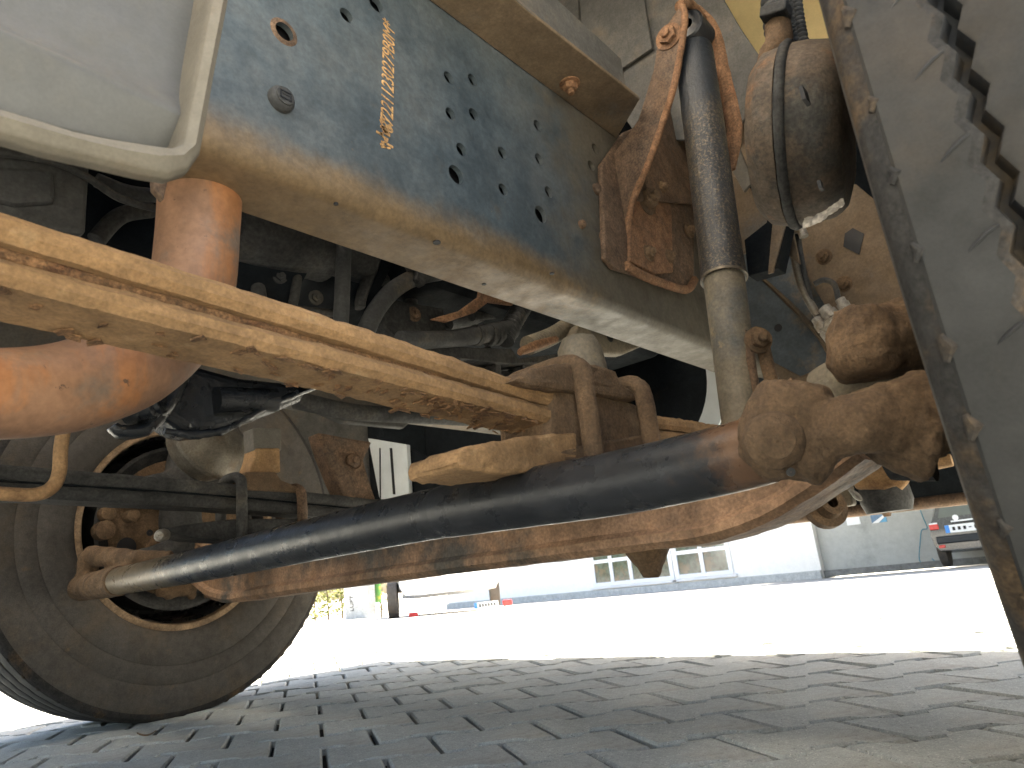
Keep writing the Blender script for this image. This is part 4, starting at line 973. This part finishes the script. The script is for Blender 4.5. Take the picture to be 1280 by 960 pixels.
# grey wall of the neighbouring garage
XG2 = XW + .25
gw_ = empty('garage_wall', (XG2, 1, gz(XW))); tag(gw_, 'light grey shaded garage wall behind the parked dark car', 'wall')
ya, yb = fz(1024, 700).y - .004, fz(1290, 690).y - 3
B('wall_face', MB().box((XG2 + .15, (ya + yb) / 2, gz(XW) + 1.9), (.3, ya - yb, 3.8)), 'greywall', gw_, smooth=0)
B('roof', MB().box((XG2 - 2.6, (ya + yb) / 2 - .2, gz(XW) + 3.1), (5.6, ya - yb, .2)), 'concrete', gw_, smooth=0)
B('plinth', MB().box((XG2 - .06, (ya + yb) / 2, gz(XW) + .08), (.12, ya - yb, .16)), 'concrete', gw_, smooth=0)
for x, y, x2, y2, m, nme, lab in ((1040, 642, 1052, 651, 'concrete', 'notice', 'small grey notice on the garage wall'), (1055, 639, 1076, 655, 'plate', 'notice', 'pale blank notice beside the blue poster on the garage wall'),):
    p, q = at(x, y, 'X', XG2 - .02), at(x2, y2, 'X', XG2 - .02)
    tag(MB().box((XG2 - .012, (p.y + q.y) / 2, (p.z + q.z) / 2), (.02, abs(p.y - q.y), abs(p.z - q.z))).build(nme, m, smooth=0), lab, 'notice')
p, q = at(1086, 638, 'X', XG2 - .02), at(1109, 652, 'X', XG2 - .02)
po = tag(MB().box((XG2 - .012, (p.y + q.y) / 2, (p.z + q.z) / 2), (.02, abs(p.y - q.y), abs(p.z - q.z))).build('poster', 'bluegrey', smooth=0), 'blue poster with a white diagonal band on the garage wall', 'poster')
w_, h_ = abs(p.y - q.y), abs(p.z - q.z); cx = Vector((XG2 - .024, (p.y + q.y) / 2, (p.z + q.z) / 2))
MB().prism([cx + Vector((0, w_ * .5, -h_ * .5)), cx + Vector((0, w_ * .05, -h_ * .5)), cx + Vector((0, -w_ * .5, -h_ * .05)), cx + Vector((0, -w_ * .5, .12 * h_))], (.002, 0, 0)).build('poster_band', 'plate', po, smooth=0)
MB().prism([cx + Vector((-.001, -w_ * .02, -h_ * .5)), cx + Vector((-.001, -w_ * .5, -h_ * .5)), cx + Vector((-.001, -w_ * .5, -h_ * .1))], (.002, 0, 0)).build('poster_corner', 'skyblue', po, smooth=0)
# blue hose on the wall
hp = [(1148, 630), (1153, 645), (1159, 660), (1152, 663), (1150, 680), (1149, 697), (1152, 704), (1160, 708), (1168, 703), (1165, 698)]
tag(MB().tube([at(x, y, 'X', XG2 - .1) for x, y in hp], .011, 8, smooth=5).build('garden_hose', 'hoseblue'), 'thin blue hose hanging down the garage wall beside the car', 'hose')

# dark parked car seen from behind
CX = 17.4
car = empty('parked_car', (CX, at(1200, 690, 'X', CX).y, gz(CX)))
tag(car, 'dark grey estate car parked tail-on by the garage wall', 'car')
y0 = at(1161, 680, 'X', CX).y - .92; gzc = gz(CX)
def K(name, mb, m, par=car, **kw):
    o = mb.build(name, m, par, **kw); o.matrix_parent_inverse = Matrix.Translation(-car.location); return o
def car_body(y0, z0, x0, L_, sect):
    vs = []; n = None
    for x, prof in sect:
        full = [(y, z) for y, z in prof] + [(-y, z) for y, z in reversed(prof)]
        n = len(full); vs += [(x0 + x, y0 + y, z0 + z) for y, z in full]
    m = len(sect)
    fs = [(i * n + j, i * n + (j + 1) % n, (i + 1) * n + (j + 1) % n, (i + 1) * n + j) for i in range(m - 1) for j in range(n)]
    fs += [tuple(range(n)), tuple((m - 1) * n + j for j in range(n))[::-1]]
    return MB().add(vs, fs)
full = [(.55, .28), (.82, .30), (.90, .45), (.91, .70), (.90, .92), (.80, 1.05), (.66, 1.48), (.40, 1.55)]
rear = [(.50, .34), (.74, .36), (.82, .48), (.84, .68), (.82, .88), (.74, 1.0), (.60, 1.30), (.36, 1.36)]
bon = [(.55, .28), (.82, .30), (.90, .45), (.91, .70), (.90, .88), (.80, .98), (.66, 1.0), (.40, 1.02)]
nose = [(.50, .30), (.72, .32), (.78, .45), (.78, .60), (.76, .7), (.7, .74), (.6, .76), (.36, .78)]
K('body', car_body(y0, gzc, CX, 4, [(0, rear), (.12, [(y * 1.03, z * 1.01) for y, z in rear]), (.5, full), (2.2, full), (3.1, bon), (4.0, bon), (4.4, nose)]), 'carpaint', smooth=60)
K('rear_window', MB().prism([(CX - .012, y0 + .62, gzc + 1.03), (CX - .012, y0 - .62, gzc + 1.03), (CX - .006, y0 - .52, gzc + 1.30), (CX - .006, y0 + .52, gzc + 1.30)], (.02, 0, 0)), 'car_glass', smooth=0)
for s_ in (1, -1):
    K('tail_light', MB().box((CX + .0, y0 + s_ * .74, gzc + .86), (.08, .17, .13)), 'red', smooth=0, bevel=.02)
    K('light_lens', MB().box((CX - .035, y0 + s_ * .74, gzc + .925), (.02, .16, .03)), 'plate', smooth=0)
    K('reflector', MB().box((CX - .01, y0 + s_ * .68, gzc + .44), (.05, .12, .06)), 'red', smooth=0, bevel=.01)
    K('wheel', MB().lathe((CX + .75, y0 + s_ * .72, gzc + .32), (0, s_, 0), [(0, .001), (0, .32), (.15, .32), (.17, .28), (.16, .2), (.13, .18), (.13, .001)], 28), 'rubber')
K('bumper', MB().box((CX - .03, y0, gzc + .57), (.10, 1.5, .16)), 'car_trim', bevel=.03, smooth=0)
K('bumper_strip', MB().box((CX - .085, y0, gzc + .60), (.02, 1.1, .05)), 'car_trim', smooth=0)
K('number_plate', MB().box((CX - .02, y0 + .05, gzc + .78), (.02, .98, .16)), 'plate', smooth=0)
K('plate_band', MB().box((CX - .032, y0 + .50, gzc + .78), (.006, .08, .158)), 'blue', smooth=0)
K('chrome_strip', MB().box((CX - .015, y0, gzc + .93), (.02, .8, .03)), 'plate', smooth=0)
K('badge', MB().lathe((CX - .01, y0 + .30, gzc + 1.0), (-1, 0, 0), [(0, .06), (.02, .055), (.02, .001)], 16), 'plate')
mb = MB()
for k in range(7):
    mb.box((CX - .026, y0 + .38 - k * .07, gzc + .895), (.004, .038, .03))
    mb.box((CX - .033, y0 + .38 - k * .10, gzc + .78), (.004, .05, .07 if k != 3 else .02))
K('lettering', mb, 'ink', smooth=0)

# white van parked with its tail to the truck
VX = 8.6
van = empty('white_car', (VX, at(570, 740, 'X', VX).y, gz(VX)))
tag(van, 'white car with number plate and red tail lamps bleached by the sun', 'car')
yv = at(566, 760, 'X', VX).y; gv = gz(VX)
def W_(name, mb, m, **kw):
    o = mb.build(name, m, van, **kw); o.matrix_parent_inverse = Matrix.Translation(-van.location); return o
W_('body', car_body(yv, gv, VX, 4, [(0, rear), (.12, [(y * 1.03, z * 1.01) for y, z in rear]), (.5, full), (2.2, full), (3.1, bon), (4.0, bon), (4.4, nose)]), 'whitecar', smooth=60)
pp_ = at(598, 758, 'X', VX)
W_('number_plate', MB().box((VX - .02, pp_.y, pp_.z), (.02, .40, .10)), 'plate', smooth=0)
W_('plate_band', MB().box((VX - .032, pp_.y + .18, pp_.z), (.006, .05, .098)), 'blue', smooth=0)
mb = MB()
for k in range(6): mb.box((VX - .032, pp_.y + .11 - k * .05, pp_.z), (.004, .03, .05))
W_('plate_lettering', mb, 'ink', smooth=0)
for x, y in ((618, 757), (535, 766)):
    p = at(x, y, 'X', VX); W_('tail_light', MB().box((VX - .02, p.y, p.z), (.06, .16, .10)), 'red', smooth=0, bevel=.02)
p = at(522, 760, 'X', VX); W_('wheel', MB().lathe((VX + .3, p.y, gv + .3), (0, 1, 0), [(0, .001), (0, .30), (.16, .30), (.17, .2), (.15, .18), (.15, .001)], 28), 'rubber')
p = at(1, 1, 'X', 5)
W_('wheel', MB().lathe((VX + .75, yv - .72, gv + .3), (0, -1, 0), [(0, .001), (0, .30), (.16, .30), (.17, .2), (.15, .18), (.15, .001)], 28), 'rubber')

van.rotation_euler.z = R(46)

# hedge, signs
HX = 9.5
hd = empty('hedge', (HX + 1.5, at(410, 750, 'X', HX + 1.5).y, gz(HX))); tag(hd, 'yellow-green leafy hedge behind the air pump sign', 'hedge')
rn = random.Random(11); mb = MB(); bk = MB()
hy = hd.location.y
for i in range(5200):
    p = Vector((HX + 1.5 + rn.gauss(0, .3), hy + rn.uniform(-2.0, 2.6), gz(HX) + rn.random() ** .8 * (1.5 + .25 * noise.noise(Vector((i * .01, 0, 0))))))
    a_ = Vector((rn.gauss(0, 1), rn.gauss(0, 1), rn.gauss(0, 1))).normalized(); b_ = a_.orthogonal().normalized(); s_ = rn.uniform(.03, .07)
    mb.add([p - a_ * s_, p + b_ * s_ * .5, p + a_ * s_, p - b_ * s_ * .5], [(0, 1, 2, 3)])
o = mb.build('foliage', 'leaf', hd, smooth=0); o.matrix_parent_inverse = Matrix.Translation(-hd.location); o['kind'] = 'stuff'
for k in range(7):
    y_ = hy - 1.8 + k * .6; bk.tube([(HX + 1.5, y_, gz(HX) - .05), (HX + 1.52, y_ + .05, gz(HX) + .6), (HX + 1.5, y_ + .15, gz(HX) + 1.2)], [.03, .02, .008], 6)
o = bk.build('stem', 'bark', hd); o.matrix_parent_inverse = Matrix.Translation(-hd.location)
SX = 9.3
sg = empty('air_pump', (SX, at(445, 750, 'X', SX).y, gz(SX))); tag(sg, 'pale grey tyre air pump column with upright LUFT lettering', 'air pump')
a_, b_ = at(433, 766, 'X', SX), at(459, 735, 'X', SX); wy = abs(a_.y - b_.y); yc_ = (a_.y + b_.y) / 2; zt = gz(SX) + 1.1
def SG(n_, mb, m, par=sg, **kw):
    o = mb.build(n_, m, par, **kw); o.matrix_parent_inverse = Matrix.Translation(-par.location); return o
SG('column', MB().box((SX + .1, yc_, (zt + gz(SX)) / 2), (.2, wy, zt - gz(SX))), 'asphalt', bevel=.01, smooth=0)
SG('trim', MB().box((SX + .1, yc_ + wy / 2 + .02, (zt + gz(SX)) / 2), (.22, .04, zt - gz(SX))), 'plate', smooth=0)
cu = bpy.data.curves.new('luft', 'FONT'); cu.body = 'LUFT'; cu.size = .16; cu.extrude = .003
to = bpy.data.objects.new('luft_tmp', cu); C.objects.link(to); bpy.context.view_layer.update()
sm = bpy.data.meshes.new_from_object(to.evaluated_get(bpy.context.evaluated_depsgraph_get())); bpy.data.objects.remove(to)
for v in sm.vertices:
    c = v.co.copy(); v.co = Vector((SX - .004 - c.z, yc_ + wy * .16 + c.y * 1.0, gz(SX) + .16 + c.x * .9))
sm.materials.append(M['ink']); so = bpy.data.objects.new('lettering', sm); C.objects.link(so); so.parent = sg; so.matrix_parent_inverse = Matrix.Translation(-sg.location)
GX = 9.6
a_, b_ = at(462, 759, 'X', GX), at(475, 730, 'X', GX); yg, wg = (a_.y + b_.y) / 2, abs(a_.y - b_.y)
gs = empty('sign_board', (GX, yg, gz(GX))); tag(gs, 'small green and yellow sign board on two posts next to the air pump', 'sign')
SG('board', MB().box((GX, yg, gz(GX) + .75), (.03, wg, .9)), 'green', gs, smooth=0)
for s_ in (-1, 1): SG('post', MB().box((GX + .03, yg + s_ * wg * .4, gz(GX) + .5), (.03, .03, 1.1)), 'steel', gs, smooth=0)
# dry leaf on the paving
p = at(183, 922, 'Z', .004)
mb = MB(); rows = []
for i in range(7):
    t_ = i / 6 - .5
    for j in (-1, 0, 1):
        rows.append(p + U * t_ * .045 + V * (j * .006 * (1 - abs(t_) * 1.6)) + Vector((0, 0, .003 + .016 * t_ * t_ * 2 + abs(j) * .003)))
mb.add(rows, [(i * 3 + j, i * 3 + 3 + j, i * 3 + 4 + j, i * 3 + 1 + j) for i in range(6) for j in range(2)])
o = mb.build('dry_leaf', 'leafbrown'); tag(o, 'small curled dry leaf lying on the paving near the farther wheel', 'leaf')
b = o.modifiers.new('thick', 'SOLIDIFY'); b.thickness = .0008
